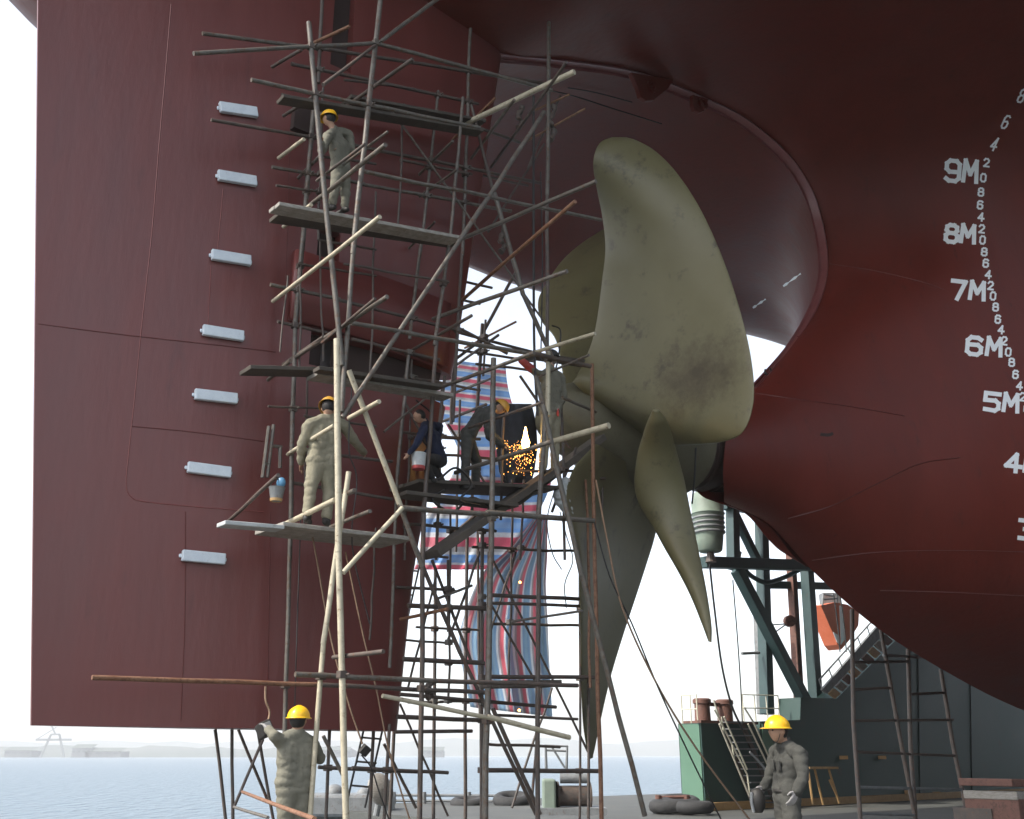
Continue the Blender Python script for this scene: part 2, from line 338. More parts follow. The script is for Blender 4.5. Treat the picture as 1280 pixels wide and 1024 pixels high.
# stern frame bar round the aperture
prof3 = spline([S3(*a) for a in ARCH], 8)
fr = MB(); rr = []
for i, p in enumerate(prof3):
    q = prof3[min(i + 1, len(prof3) - 1)] - prof3[max(i - 1, 0)]; d = Vector((q.z, 0, -q.x)).normalized()   # in (t,z): inward normal
    rr.append([W(p.x + d.x * k, s, p.z + d.z * k) for s, k in ((-.125, .05), (-.105, -.005), (0, -.02), (.105, -.005), (.125, .05))])
fr.grid(rr)
build('stern_frame', fr, mat('highlit red stern frame', (.20, .06, .06), (.26, .09, .09), rough=.3, scale=2), SHIP, smooth=True, recalc=False)  # lighter pinkish red puts the rim highlight into the colour
# transom and deck
tr = MB(); tr.add([W(-3, s, z) for s, z in ((-10.3, 23), (-9.9, 17.4), (-9, zk(-3)), (0, 15.2), (9, zk(-3)), (9.9, 17.4), (10.3, 23))], [(0, 1, 2, 3, 4, 5, 6)])
build('transom', tr, HULL, SHIP)
build('deck', MB().prism([W(-3, -10.3, 22.9), W(-3, 10.3, 22.9), W(20, 10.3, 22.9), W(45, 16, 22.9), W(45, -16, 22.9), W(20, -10.3, 22.9)], (0, 0, .1)), HULL, SHIP)
build('side_shell', MB().add([W(20, 9.8, 17.2), W(26, 11, 23), W(45, 16, 23), W(45, 16, 13), W(30, 9, 14.5)], [(0, 1, 2, 3, 4)]), HULL, SHIP)
build('bottom_plating', MB().add([W(16, 0, 4.1), W(45, 1.0, 1.9), W(45, -1.0, 1.9)], [(0, 1, 2)]).add([W(45, -6, 23), W(45, 16, 23), W(45, 16, 13), W(45, 14, 6.5), W(45, 8, 3), W(45, 1, 1.9), W(45, -1, 1.9)], [tuple(range(7))]), HULL, SHIP)
# ray helper onto the starboard plating
BV = BVHTree.FromPolygons([tuple(v) for v in hullmesh(1).v], hullmesh(1).f)
def onhull(px, py, off=.006):
    d = ray(px, py).normalized(); h = BV.ray_cast(E0, d)
    if h[0] is None: return None
    n = h[1]; n = -n if n.dot(d) > 0 else n
    return h[0] + n * off
GL = {'0': [[(.1, .2), (.1, .8), (.3, 1), (.7, 1), (.9, .8), (.9, .2), (.7, 0), (.3, 0), (.1, .2)]],
      '2': [[(.1, .8), (.3, 1), (.7, 1), (.9, .8), (.85, .6), (.1, 0), (.95, 0)]],
      '3': [[(.1, 1), (.7, 1), (.9, .8), (.85, .6), (.6, .52), (.4, .52)], [(.6, .52), (.9, .4), (.9, .15), (.7, 0), (.1, 0)]],
      '4': [[(.7, 0), (.7, 1), (.08, .3), (1, .3)]],
      '5': [[(.95, 1), (.12, 1), (.1, .58), (.7, .6), (.9, .45), (.9, .15), (.7, 0), (.1, .03)]],
      '6': [[(.9, .9), (.7, 1), (.3, 1), (.1, .8), (.1, .15), (.3, 0), (.7, 0), (.9, .15), (.9, .42), (.7, .56), (.12, .54)]],
      '7': [[(.05, 1), (.95, 1), (.45, 0)]],
      '8': [[(.3, .53), (.12, .7), (.15, .9), (.35, 1), (.65, 1), (.85, .9), (.88, .7), (.7, .53), (.3, .53), (.08, .38), (.1, .12), (.3, 0), (.7, 0), (.9, .12), (.92, .38), (.7, .53)]],
      '9': [[(.1, .1), (.3, 0), (.7, 0), (.9, .15), (.9, .85), (.7, 1), (.3, 1), (.1, .85), (.1, .58), (.3, .44), (.88, .46)]],
      'M': [[(.05, 0), (.12, 1), (.5, .35), (.88, 1), (.95, 0)]]}
def glyph(mb, ch, x, y, w, h, sw, lean=0.):
    """x,y = top left pixel; strokes laid on the plating"""
    k = 0
    def P(u, v): return (x + u * w + lean * (v - .5) * h, y + (1 - v) * h + .12 * u * w)
    for st in GL[ch]:
        for (a, b) in zip(st, st[1:]):
            p, q = P(*a), P(*b); dx, dy = q[0] - p[0], q[1] - p[1]; L = math.hypot(dx, dy) or 1; dx /= L; dy /= L
            e = sw * .42; n = max(1, int(L / 4)); rws = []; off = .006 + .0015 * k; k += 1
            for i in range(n + 1):
                f = -e + (L + 2 * e) * i / n
                r = [onhull(p[0] + dx * f - dy * sw / 2 * g, p[1] + dy * f + dx * sw / 2 * g, off) for g in (-1, 1)]
                if None in r: break
                rws.append(r)
            if len(rws) > 1: mb.grid(rws)
for txt, pos in (('9M', [(1181, 200, 20, 25), (1204, 200, 18, 26)]), ('8M', [(1181, 281, 17, 21), (1201, 281, 18, 21)]), ('7M', [(1189, 351, 18, 22), (1212, 352, 19, 21)]),
                 ('6M', [(1207, 421, 21, 21), (1233, 422, 19, 21)]), ('5M', [(1229, 491, 21, 21), (1254, 492, 19, 21)]), ('4M', [(1256, 567, 20, 21), (1280, 568, 22, 21)]), ('3M', [(1272, 650, 20, 22), (1296, 651, 22, 22)])):
    m = MB()
    for ch, (x, y, w, h) in zip(txt, pos): glyph(m, ch, x, y, w, h, 5.4 if ch != 'M' else 5.2, .08)
    if m.v: build('draft_mark', m, WHITE, SHIP, recalc=False)
dig = [('2', 1233, 203), ('0', 1229, 222), ('8', 1226, 240), ('6', 1225, 256), ('4', 1226, 271), ('2', 1227, 286), ('0', 1228, 300), ('8', 1230, 315), ('6', 1232, 329), ('4', 1235, 343), ('2', 1238, 357),
       ('0', 1241, 370), ('8', 1244, 384), ('6', 1247, 399), ('4', 1251, 412), ('2', 1255, 426), ('0', 1260, 440), ('8', 1264, 453), ('6', 1269, 468), ('4', 1274, 482), ('2', 1278, 496), ('0', 1283, 511),
       ('4', 1243, 180), ('6', 1257, 152), ('8', 1277, 119)]
for ch, x, y in dig:
    m = MB(); up = y < 190; hh = 15 if up else 9.5
    glyph(m, ch, x - 3.6, y - hh / 2, 7.2, hh, 2.3, .45 if up else .1)
    if m.v: build('draft_numeral', m, WHITE, SHIP, recalc=False)
def hseam(name, pts, w=1.2, m=SEAM, off=.004):
    P = spline([(a, b, 0) for a, b in pts], 8); mb = MB(); rws = []
    for i, p in enumerate(P):
        q = P[min(i + 1, len(P) - 1)] - P[max(i - 1, 0)]; n = Vector((-q.y, q.x, 0)).normalized() * w / 2
        a, b, c2 = onhull(p.x - n.x, p.y - n.y, off), onhull(p.x, p.y, off + .012), onhull(p.x + n.x, p.y + n.y, off)
        if a and b and c2: rws.append([a, b, c2])
    if len(rws) > 1: return build(name, mb.grid(rws), m, SHIP, smooth=True, recalc=False)
hseam('weld_seam', [(985, 648), (1040, 632), (1100, 603), (1150, 580), (1200, 572)])
hseam('weld_seam', [(945, 492), (1000, 500), (1060, 508), (1130, 520)], 1)
hseam('weld_seam', [(1100, 738), (1180, 740), (1285, 745)], 1)
hseam('weld_seam', [(1036, 330), (1090, 338), (1150, 352), (1180, 362)], .8)
hseam('weld_seam', [(1015, 700), (1100, 690), (1200, 688), (1285, 690)], .8)
hseam('scuff', [(1025, 543), (1035, 544), (1041, 542)], 4, DARKIN)
# lifting lugs on the aperture edge
def lug(outer, hole, thick=.10):
    c = PS(*hole, .16); m = MB(); pts = [PS(x, y, .22) for x, y in outer]; m.prism(pts, -N * thick)
    o = build('lifting_lug', m, HULL, SHIP); bevel(o, .015)
    build('ring', MB().lathe(c + N * .06, N, [(0, .13), (.05, .13), (.05, .075), (0, .075)], 20, False), HULL, o, smooth=True)
lug([(789, 90), (797, 108), (801, 121), (808, 126), (818, 125), (836, 110), (842, 100)], (811, 111))
lug([(866, 118), (866, 130), (869, 138), (875, 141), (881, 138), (884, 130), (886, 124)], (875, 132))
for a, b in (((979, 358), (1001, 342)), ((941, 385), (957, 374))):   # chalk streaks on the port plating
    BP = BVHTree.FromPolygons([tuple(W(p.x, -p.y, p.z)) for r in PSURF for p in r], MB().grid(PSURF).f); mb = MB(); rws = []
    for i in range(7):
        x, y = a[0] + (b[0] - a[0]) * i / 6, a[1] + (b[1] - a[1]) * i / 6; rr2 = []
        for g in (-1, 1):
            w = (1.1 + .8 * math.sin(i * 2.1)) * g; d = ray(x + .55 * w, y + .8 * w).normalized(); h = BP.ray_cast(E0, d)
            if h[0] is None: break
            rr2.append(h[0] - d * .03)
        if len(rr2) == 2: rws.append(rr2)
    if len(rws) > 1: build('scuff', mb.grid(rws), WHITE, SHIP, recalc=False)
o = hseam('lifting_eye', [(950, 484), (955, 480)], 1)
build('lifting_eye', MB().tube([PS(960 + 4 * math.cos(a), 464 + 4.5 * math.sin(a), .1) for a in [i * math.pi / 6 for i in range(-2, 8)]], .018, 6), BLACK, SHIP)
# ---------------------------------------------------------------- rudder + horn
RU = None
TR = lambda z: -.05 - (z - 1.9) * 1.19 / 8.54
def LE(z):
    pts = [(1.0, 4.3), (1.87, 4.4), (4.11, 4.6), (7.39, 5.24), (9.45, 5.53), (12.42, 5.97), (14.0, 6.2)]
    for a, b in zip(pts, pts[1:]):
        if z <= b[0]: return a[1] + (b[1] - a[1]) * (z - a[0]) / (b[0] - a[0])
    return pts[-1][1]
def half(t, z):
    a, b = TR(z), LE(z); x = 1 - (t - a) / (b - a); x = min(max(x, 0), 1); th = .75
    return max(.02, 5 * th * (.2969 * math.sqrt(x) - .126 * x - .3516 * x * x + .2843 * x ** 3 - .1015 * x ** 4) * 1.0 + .03 * 0) 
ZS = sorted(set([1.9 + i * .4 for i in range(0, 31)] + [6.50, 6.95, 7.95, 8.45, 11.25, 7.0]))
ZS = [z for i, z in enumerate(ZS) if z <= 13.6]
ZB = 1.88
def skin(ts_of, zs, sign):
    return MB().grid([[W(t, sign * half(t, z), z) for t in ts_of(z)] for z in zs])
def patch(name, t0, t1, z0, z1, m, nt_=14, front=True, parent=None, nz=None):
    """solid slab of the foil between two chord lines and two heights"""
    f0 = t0 if callable(t0) else (lambda z: t0); f1 = t1 if callable(t1) else (lambda z: t1)
    nz = nz or max(2, int((z1 - z0) / .4)); mb = MB(); zs = [z0 + (z1 - z0) * i / nz for i in range(nz + 1)]
    loops = []
    for z in zs:
        a, b = f0(z), f1(z); ts = [a + (b - a) * (1 - (1 - i / nt_) ** 2 if abs(b - LE(z)) < .01 else i / nt_) for i in range(nt_ + 1)]
        loops.append([W(t, half(t, z), z) for t in ts] + [W(t, -half(t, z), z) for t in reversed(ts)])
    n = len(loops[0]); o = len(mb.v)
    for l in loops: mb.v += l
    for i in range(nz):
        for k in range(n): mb.f.append((o + i * n + k, o + i * n + (k + 1) % n, o + (i + 1) * n + (k + 1) % n, o + (i + 1) * n + k))
    mb.f.append(tuple(range(n))[::-1]); mb.f.append(tuple(o + nz * n + k for k in range(n)))
    return build(name, mb, m, parent or SHIP, smooth=40)
SL, SR = 2.62, 2.96
RU = patch('rudder', TR, SL, ZB, 13.6, RUD)
patch('rudder_heel', SL + .001, LE, ZB, 6.45, RUD, parent=RU)
patch('rudder_horn', SR, LE, 6.95, 13.6, RUD)
patch('pintle_housing', SL + .001, SR - .001, 8.5, 11.2, RUD, nt_=3, parent=RU)
patch('pintle_housing', SL + .001, SR - .001, 6.98, 7.9, RUD, nt_=3, parent=RU)
for nm, a_, b_, z0_, z1_ in (('gap_shade_fill', SR + .05, lambda z: LE(z) - .25, 6.40, 7.0), ('gap_shade_fill', SL - .05, SR + .05, 7.85, 8.55), ('gap_shade_fill', SL - .05, SR + .05, 11.15, 13.6)):
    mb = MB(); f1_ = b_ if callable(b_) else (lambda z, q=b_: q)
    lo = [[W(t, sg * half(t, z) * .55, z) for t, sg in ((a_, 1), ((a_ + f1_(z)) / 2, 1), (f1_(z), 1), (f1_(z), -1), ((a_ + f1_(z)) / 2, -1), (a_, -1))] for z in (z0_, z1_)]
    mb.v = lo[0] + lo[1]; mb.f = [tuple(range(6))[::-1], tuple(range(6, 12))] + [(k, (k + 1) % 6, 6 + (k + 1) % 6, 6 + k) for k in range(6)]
    build(nm, mb, DARKIN, RU)  # dark filler blocks: the shade inside the gaps is their colour
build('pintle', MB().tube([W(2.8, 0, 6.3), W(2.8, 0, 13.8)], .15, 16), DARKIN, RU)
def onrud(px, py, off=.004):
    s = .3
    for _ in range(6):
        t, _, z = ship(PS(px, py, s)); s = half(min(max(t, TR(z)), LE(z)), z)
    return PS(px, py, s + off)
def rline(name, pts, w=1.1, m=SEAM, h=.008, k=6, parent=None):
    P = spline([(a, b, 0) for a, b in pts], k); rws = []
    for i, p in enumerate(P):
        q = P[min(i + 1, len(P) - 1)] - P[max(i - 1, 0)]; n = Vector((-q.y, q.x, 0)).normalized() * w / 2
        rws.append([onrud(p.x - n.x, p.y - n.y, .002), onrud(p.x, p.y, h), onrud(p.x + n.x, p.y + n.y, .002)])
    return build(name, MB().grid(rws), m, parent or RU, smooth=True, recalc=False)
LSEAM = mat('paler weld line', (.20, .06, .055), rough=.4)
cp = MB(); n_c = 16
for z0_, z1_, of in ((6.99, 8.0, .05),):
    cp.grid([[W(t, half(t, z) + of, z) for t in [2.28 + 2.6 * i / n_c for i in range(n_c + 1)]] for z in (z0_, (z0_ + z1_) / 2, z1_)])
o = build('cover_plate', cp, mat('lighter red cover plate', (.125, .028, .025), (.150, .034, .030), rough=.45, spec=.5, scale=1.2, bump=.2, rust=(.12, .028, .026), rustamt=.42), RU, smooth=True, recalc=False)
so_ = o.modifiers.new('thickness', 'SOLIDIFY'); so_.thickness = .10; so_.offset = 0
rline('weld_seam', [(214, 5), (207, 90), (199, 180), (190, 290), (178, 400), (168, 500), (160, 575), (158, 606), (163, 620), (180, 627), (250, 634), (330, 640)], 1.3, LSEAM)
rline('weld_seam', [(279, 236), (272, 312)], 1, LSEAM); rline('weld_seam', [(264, 332), (260, 408)], 1, LSEAM)
rline('weld_seam', [(48, 405), (150, 418), (258, 430), (345, 440)], 1)
rline('weld_seam', [(165, 533), (240, 540), (330, 552)], 1)
rline('weld_seam', [(232, 640), (231, 780), (226, 900)], 1); rline('weld_seam', [(338, 640), (334, 900)], .9)
if False: rline('cover_plate_edge', [(358, 352), (352, 400), (350, 430), (353, 443), (362, 446), (395, 450), (440, 457)], 2.2, DARKIN, .015)
rline('weld_seam', [(362, 160), (360, 260), (357, 350)], .9)
for (x0, y0, x1, y1) in [(273, 136, 320, 143), (271, 221, 319, 229), (263, 320, 312, 328), (252, 414, 303, 422), (242, 494, 295, 500), (233, 585, 287, 592), (226, 695, 280, 700)]:
    a, b = onrud(x0, y0, 0), onrud(x1, y1, 0); d = (b - a); nn = d.cross(Z).normalized(); nn = nn if nn.dot(N) > 0 else -nn
    up = nn.cross(d).normalized(); up = up if up.z > 0 else -up
    h = 13 / ppm(a) / .93; cc = (a + b) / 2 + nn * .045
    o = build('anode', MB().box(cc, d.length, .07, h, (d.normalized(), nn, up)).box(cc - nn * .03, d.length + .05, .03, h * .35, (d.normalized(), nn, up)), ZINC, RU); bevel(o, .012)
# horn bracket details near the top (dark brackets + lug)
build('bracket', MB().box(onrud(378, 150, .04), .30, .12, .42, (U, N, Z)), DARKIN, RU)
build('stock_flange', MB().lathe(W(2.75, 0, 13.0), Z, [(0, .55), (.12, .62), (.12, .8), (.35, .8), (.35, .5), (.8, .45)], 24), HULL, RU, smooth=40)
# ---------------------------------------------------------------- propeller
ax0 = PS(700, 505, 0); zc = 6.85
HUB = lambda t: W(t, 0, zc)
PR = build('propeller', MB().lathe(HUB(7.0), U, [(0, .02), (.05, .22), (.2, .42), (.5, .58), (.9, .70), (1.3, .83), (1.7, .92), (2.4, .98), (3.0, .92), (3.3, .86)], 40), HUBM, SHIP, smooth=35)
def blade(rws, th=.16, camber=.25, name='blade', up=5, rt=0):
    L = spline([(r[0][0], r[0][1], r[0][2]) for r in rws], up); R = spline([(r[1][0], r[1][1], r[1][2]) for r in rws], up)
    m = 14; mb = MB(); n = len(L); loops = []
    grid = []
    for i in range(n):
        l, r = L[i], R[i]; pts = []
        for j in range(m + 1):
            u = j / m; u = .5 - .5 * math.cos(math.pi * u); x, y, s = l.x + (r.x - l.x) * u, l.y + (r.y - l.y) * u, l.z + (r.z - l.z) * u
            pts.append(PS(x, y, s + camber * 4 * u * (1 - u) * math.sin(math.pi * min(1, (n - i) / n * .9 + .1)) ))
        grid.append(pts)
    F = []; B = []
    for i in range(n):
        f = []; b = []
        for j in range(m + 1):
            p = grid[i][j]; du = grid[i][min(j + 1, m)] - grid[i][max(j - 1, 0)]; dv = grid[min(i + 1, n - 1)][j] - grid[max(i - 1, 0)][j]
            nn = du.cross(dv); nn = nn.normalized() if nn.length > 1e-7 else N
            u = .5 - .5 * math.cos(math.pi * j / m); root = 1 - i / (n - 1)
            w = th * (.25 + .75 * root) * (4 * u * (1 - u)) ** .5 * min(1, (n - 1 - i) / 5 + .15) * (min(1, i / rt + .15) if rt else 1) + .012
            f.append(p + nn * w / 2); b.append(p - nn * w / 2)
        loops.append(f + b[::-1])
    k = len(loops[0])
    for l in loops: mb.v += l
    for i in range(n - 1):
        for q in range(k): mb.f.append((i * k + q, i * k + (q + 1) % k, (i + 1) * k + (q + 1) % k, (i + 1) * k + q))
    mb.f.append(tuple(range(k))[::-1]); mb.f.append(tuple((n - 1) * k + q for q in range(k)))
    return build(name, mb, PROPM, PR, smooth=70)
b1 = blade([((716, 478, .45), (822, 556, .7)), ((722, 468, .5), (860, 556, 1.9)), ((730, 452, .5), (905, 552, 2.8)), ((741, 425, .6), (930, 538, 3.25)), ((748, 390, .7), (942, 500, 3.45)), ((753, 350, .8), (939, 450, 3.45)), ((757, 310, .9), (926, 392, 3.3)),
            ((753, 270, 1.0), (905, 327, 3.0)), ((747, 240, 1.15), (878, 266, 2.7)), ((742, 212, 1.3), (848, 219, 2.35)), ((743, 193, 1.4), (820, 190, 2.0)), ((751, 178, 1.45), (798, 177, 1.8)), ((765, 172, 1.5), (783, 172, 1.6))], camber=.04, th=.11)
AM = PROPM.copy(); AM.name = 'worn bronze with brown stains'; b1.data.materials[0] = AM; n_ = AM.node_tree; bs_ = n_.nodes['Principled BSDF']
src = bs_.inputs['Base Color'].links[0].from_socket; tcx = n_.nodes.new('ShaderNodeTexCoord'); mpx = n_.nodes.new('ShaderNodeMapping'); ct = PS(868, 462, 2.6) - ORG[PR.name]
mpx.inputs['Location'].default_value = (-ct.x / 1.5, -ct.y / 1.5, -ct.z / .95); mpx.inputs['Scale'].default_value = (1 / 1.5, 1 / 1.5, 1 / .95)
ln = n_.nodes.new('ShaderNodeVectorMath'); ln.operation = 'LENGTH'; nz_ = n_.nodes.new('ShaderNodeTexNoise'); nz_.inputs['Scale'].default_value = 3.2; nz_.inputs['Detail'].default_value = 10; nz_.inputs['Roughness'].default_value = .75
ma = n_.nodes.new('ShaderNodeMath'); ma.operation = 'SUBTRACT'; rp = n_.nodes.new('ShaderNodeValToRGB'); rp.color_ramp.elements[0].position = .08; rp.color_ramp.elements[1].position = .5
mu_ = n_.nodes.new('ShaderNodeMath'); mu_.operation = 'MULTIPLY'; mu_.inputs[1].default_value = .55; mxx = n_.nodes.new('ShaderNodeMixRGB'); mxx.inputs[2].default_value = (.046, .034, .014, 1)
n_.links.new(tcx.outputs['Object'], mpx.inputs[0]); n_.links.new(mpx.outputs[0], ln.inputs[0]); n_.links.new(tcx.outputs['Object'], nz_.inputs['Vector'])
n_.links.new(ln.outputs['Value'], mu_.inputs[0]); n_.links.new(nz_.outputs['Fac'], ma.inputs[0]); n_.links.new(mu_.outputs[0], ma.inputs[1]); n_.links.new(ma.outputs[0], rp.inputs[0])
n_.links.new(rp.outputs[0], mxx.inputs[0]); n_.links.new(src, mxx.inputs[1]); n_.links.new(mxx.outputs[0], bs_.inputs['Base Color'])
b1['label'] = 'broad upright bronze blade facing the viewer with brown stains'
b2 = blade([((712, 500, -.4), (790, 500, -.3)), ((704, 470, -.7), (775, 470, -.5)), ((699, 440, -1.0), (768, 430, -.7)), ((692, 420, -1.4), (768, 400, -.8)), ((676, 400, -1.9), (768, 370, -1.0)), ((673, 375, -2.3), (768, 345, -1.2)), ((685, 352, -2.6), (768, 322, -1.4)), ((702, 327, -2.8), (770, 303, -1.7)), ((725, 306, -2.8), (772, 290, -2.0)), ((752, 288, -2.6), (772, 282, -2.3))], camber=.05, th=.1)
b2['label'] = 'paler bronze blade mostly hidden behind the upright one'
b3 = blade([((816, 513, 2.25), (823, 512, 2.3)), ((810, 525, 2.05), (831, 521, 2.25)), ((804, 543, 1.8), (839, 541, 2.1)), ((797, 568, 1.55), (846, 567, 1.9)), ((793, 604, 1.35), (855, 600, 1.8)), ((799, 630, 1.3), (861, 630, 1.8)), ((815, 656, 1.4), (867, 660, 1.85)), ((830, 683, 1.6), (874, 695, 2.0)), ((846, 710, 1.8), (881, 730, 2.2)), ((861, 738, 2.0), (886, 760, 2.35)), ((874, 768, 2.2), (889, 785, 2.45)), ((886, 802, 2.45), (889, 803, 2.5))], camber=.10, th=.2, rt=6)
b3['label'] = 'narrow bronze blade pointing down with a sharp tip'
b4 = blade([((745, 555, .9), (815, 600, -.2)), ((718, 585, 1.0), (822, 645, -.7)), ((708, 620, 1.1), (818, 672, -1.0)), ((716, 665, 1.1), (808, 705, -1.2)), ((724, 720, 1.0), (794, 748, -1.3)), ((726, 780, .7), (780, 790, -1.3)), ((727, 850, .2), (764, 842, -1.2)), ((729, 900, -.2), (752, 892, -1.0)), ((733, 930, -.5), (745, 925, -.9)), ((737, 949, -.7), (741, 947, -.8))], camber=-.1)
b4['label'] = 'dark lower blade hanging in shade behind the scaffold'
build('rope_guard', MB().lathe(HUB(10.25), U, [(0, .62), (.06, .70), (.25, .70), (.27, .64), (.4, .64), (.42, .70), (.7, .70), (.72, .62), (.9, .62), (.92, .66), (1.3, .60)], 40), mat('black guard ring', (.035, .022, .018), (.05, .03, .025), rough=.4, scale=5), SHIP, smooth=30)
build('sling', MB().tube([PS(870, 560, .9), PS(868, 600, .9), PS(865, 630, .8)], .015, 6), BLACK, SHIP)
# ================================================================= dock structures beyond the ship
SWL = -9.7
def wp(px, py, s=SWL): return PS(px, py, s)
bx = W(9, 26, 0)
# near side dock wall, out of view, added and sized to darken the hull
nw = empty('shading_side_wall', W(20, 25, 0), 'tall dark green dock side wall added out of view behind the photographer to darken the hull', 'dock wall')
m = MB(); m.hexa([W(11, 22, 0), W(90, 22, 0), W(90, 27, 0), W(11, 27, 0), W(11, 22, 18), W(90, 22, 18), W(90, 27, 18), W(11, 27, 18)]); build('wall', m, GREEN, nw)
# far wing wall
ww = empty('dock_wing_wall', W(40, SWL - 3, 0), 'dark green dock wing wall rising beyond the hull on the far side', 'dock wall')
poly = [(950, 1012), (950, 902), (1000, 900), (1001, 872), (1046, 873), (1118, 802), (1160, 745), (1330, 640), (1330, 1012)]
def clampz(p): return Vector((p.x, p.y, max(p.z, .0)))
wpoly = [clampz(wp(*q)) for q in poly]; wpoly[0].z = 0; wpoly[-1].z = 0
ext = ship(wpoly[-2]); wpoly = wpoly[:-1] + [W(ext[0] + 50, SWL, ext[2]), W(ext[0] + 50, SWL, 0)]
build('wall', MB().prism(wpoly, -N * .9), GREEN, ww)
for x in (1150, 1215): build('weld_seam', MB().beam(wp(x, 1004, SWL + .01), wp(x - 3, 810, SWL + .01), .05, .02), mat('dark weld', (.01, .02, .02), rough=.6), ww)
build('rubbing_strip', MB().beam(W(20.6, SWL + .12, .12), W(80, SWL + .12, .12), .24, .22), OCHRE, ww)
for x, y in ((1054, 947), (1102, 947), (1170, 992), (1135, 990)): build('lug', MB().box(wp(x, y, SWL + .05), .3, .12, .12), OCHRE, ww)
# end tower box
tb = empty('dock_end_box', wp(866, 1000), 'green steel box at the end of the dock with its sunlit narrow side in lighter paint', 'dock structure')
c0 = wp(882, 1005); c0.z = 0; t0 = ship(c0)[0]; zt = wp(882, 904).z
t1 = ship(wp(950, 960))[0]
corner = PS(850, 905, SWL)
# far edge of the end face: where the view ray of x=850 crosses plane t=t0
d = ray(850, 950); kk = (A0.dot(U) + t0) / d.dot(U); q = E0 + d * kk; s1 = ship(q)[1]
b = [W(t0, SWL, 0), W(t1 + 12, SWL, 0), W(t1 + 12, s1, 0), W(t0, s1, 0)]
t1b = ship(wp(949, 960))[0]
b = [W(t0, SWL, 0), W(t1b, SWL, 0), W(t1b, s1, 0), W(t0, s1, 0)]
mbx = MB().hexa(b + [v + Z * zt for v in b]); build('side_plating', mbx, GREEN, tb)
build('sunlit_end_plating', MB().hexa([W(t0 - .03, SWL - .05, .02), W(t0 - .003, SWL - .05, .02), W(t0 - .003, s1 + .05, .02), W(t0 - .03, s1 + .05, .02)] + [W(t, s, zt - .03) for t, s in ((t0 - .03, SWL - .05), (t0 - .003, SWL - .05), (t0 - .003, s1 + .05), (t0 - .03, s1 + .05))]), GREENL, tb)  # lighter green than the side, sunlight painted into this face
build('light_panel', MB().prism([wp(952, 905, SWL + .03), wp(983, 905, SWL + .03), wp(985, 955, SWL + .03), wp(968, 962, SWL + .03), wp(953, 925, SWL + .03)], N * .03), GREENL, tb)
build('deck_edge', MB().beam(W(t0 - .1, SWL, zt + .04), W(t1b, SWL, zt + .04), .2, .08), BROWN, tb)
bo = empty('mooring_bollard', wp(890, 903, SWL - 1.2), 'brown twin mooring bollard on top of the green box', 'bollard')
zb = zt + .02; bs = SWL - 1.6
pa, pb = PS(878, 890, bs), PS(906, 890, bs); pa.z = pb.z = zb; r = (pb - pa).length * .23; hb = PS(878, 877, bs).z - zb
build('base', MB().beam(pa + (pa - pb) * .45 + Z * .05, pb + (pb - pa) * .5 + Z * .05, r * 3, .12), BROWN, bo)
for p in (pa, pb): build('post', MB().lathe(p + Z * .1, Z, [(0, r), (hb - .18, r * .95), (hb - .16, r * 1.15), (hb - .04, r * 1.15), (hb, r * .9)], 20), BROWN, bo, smooth=40)
build('crossbar', MB().beam(pa + Z * (hb - .08), pb + Z * (hb - .08), .12, .12), BROWN, bo)
rg = empty('guard_rail', wp(852, 903, SWL - 2), 'thin pale guard rail around the top of the green box left of the bollard', 'railing')
def rail(root, pts, h, m=RAILM, r=.022, mid=(.5, 1.0)):
    for p in pts: build('post', MB().tube([p, p + Z * h], r, 6), m, root)
    for f in mid: build('bar', MB().tube([p + Z * h * f for p in pts], r * .9, 6), m, root)
rail(rg, [W(t0 + .1, s1 + .1, zt), W(t0 + .1, (s1 + SWL) / 2, zt), W(t0 + .1, SWL - .2, zt)], .85)
rg2 = empty('guard_rail', wp(960, 900, SWL - .5), 'cream guard rail at the head of the stairs beside the grey column', 'railing')
rail(rg2, [clampz(PS(x, 902, SWL - .5)) for x in (930, 945, 960, 975)], .85)
# stairs
st = empty('dock_stairs', wp(940, 1005, SWL + .8), 'steep steel stairs with cream handrails leading up the green box', 'stairs')
def P2(x, y, s): return PS(x, y, s)
SA, SB = SWL + .25, SWL + .25
tl, trr, bl, br = P2(901, 903, SA), P2(927, 903, SA), P2(941, 1003, SA), P2(968, 1003, SA)
for i in range(13):
    f = i / 12.; a, b_ = tl.lerp(bl, f), trr.lerp(br, f)
    build('tread', MB().beam(a + N * .1, b_ + N * .1, .28, .035), GREYM, st)
for a, b_ in ((tl, bl), (trr, br)): build('stringer', MB().beam(a, b_, .06, .16), DARKT, st)
for (x0, y0, x1, y1), mm in (((899, 905, 938, 998), RAILM), ((893, 887, 934, 968), RAILM), ((905, 896, 934, 962), RAILM), ((935, 905, 960, 957), RAILM), ((942, 903, 963, 951), RAILM), ((930, 884, 943, 905), RAILM), ((892, 875, 899, 896), RAILM)):
    build('handrail', MB().tube([P2(x0, y0, SA + .3), P2(x1, y1, SA + .3)], .028, 6), mm, st)
for (x0, y0, x1, y1) in ((934, 968, 938, 998), (915, 930, 918, 950), (902, 896, 905, 918)): build('handrail_post', MB().tube([P2(x0, y0, SA + .3), P2(x1, y1, SA + .3)], .025, 6), RAILM, st)
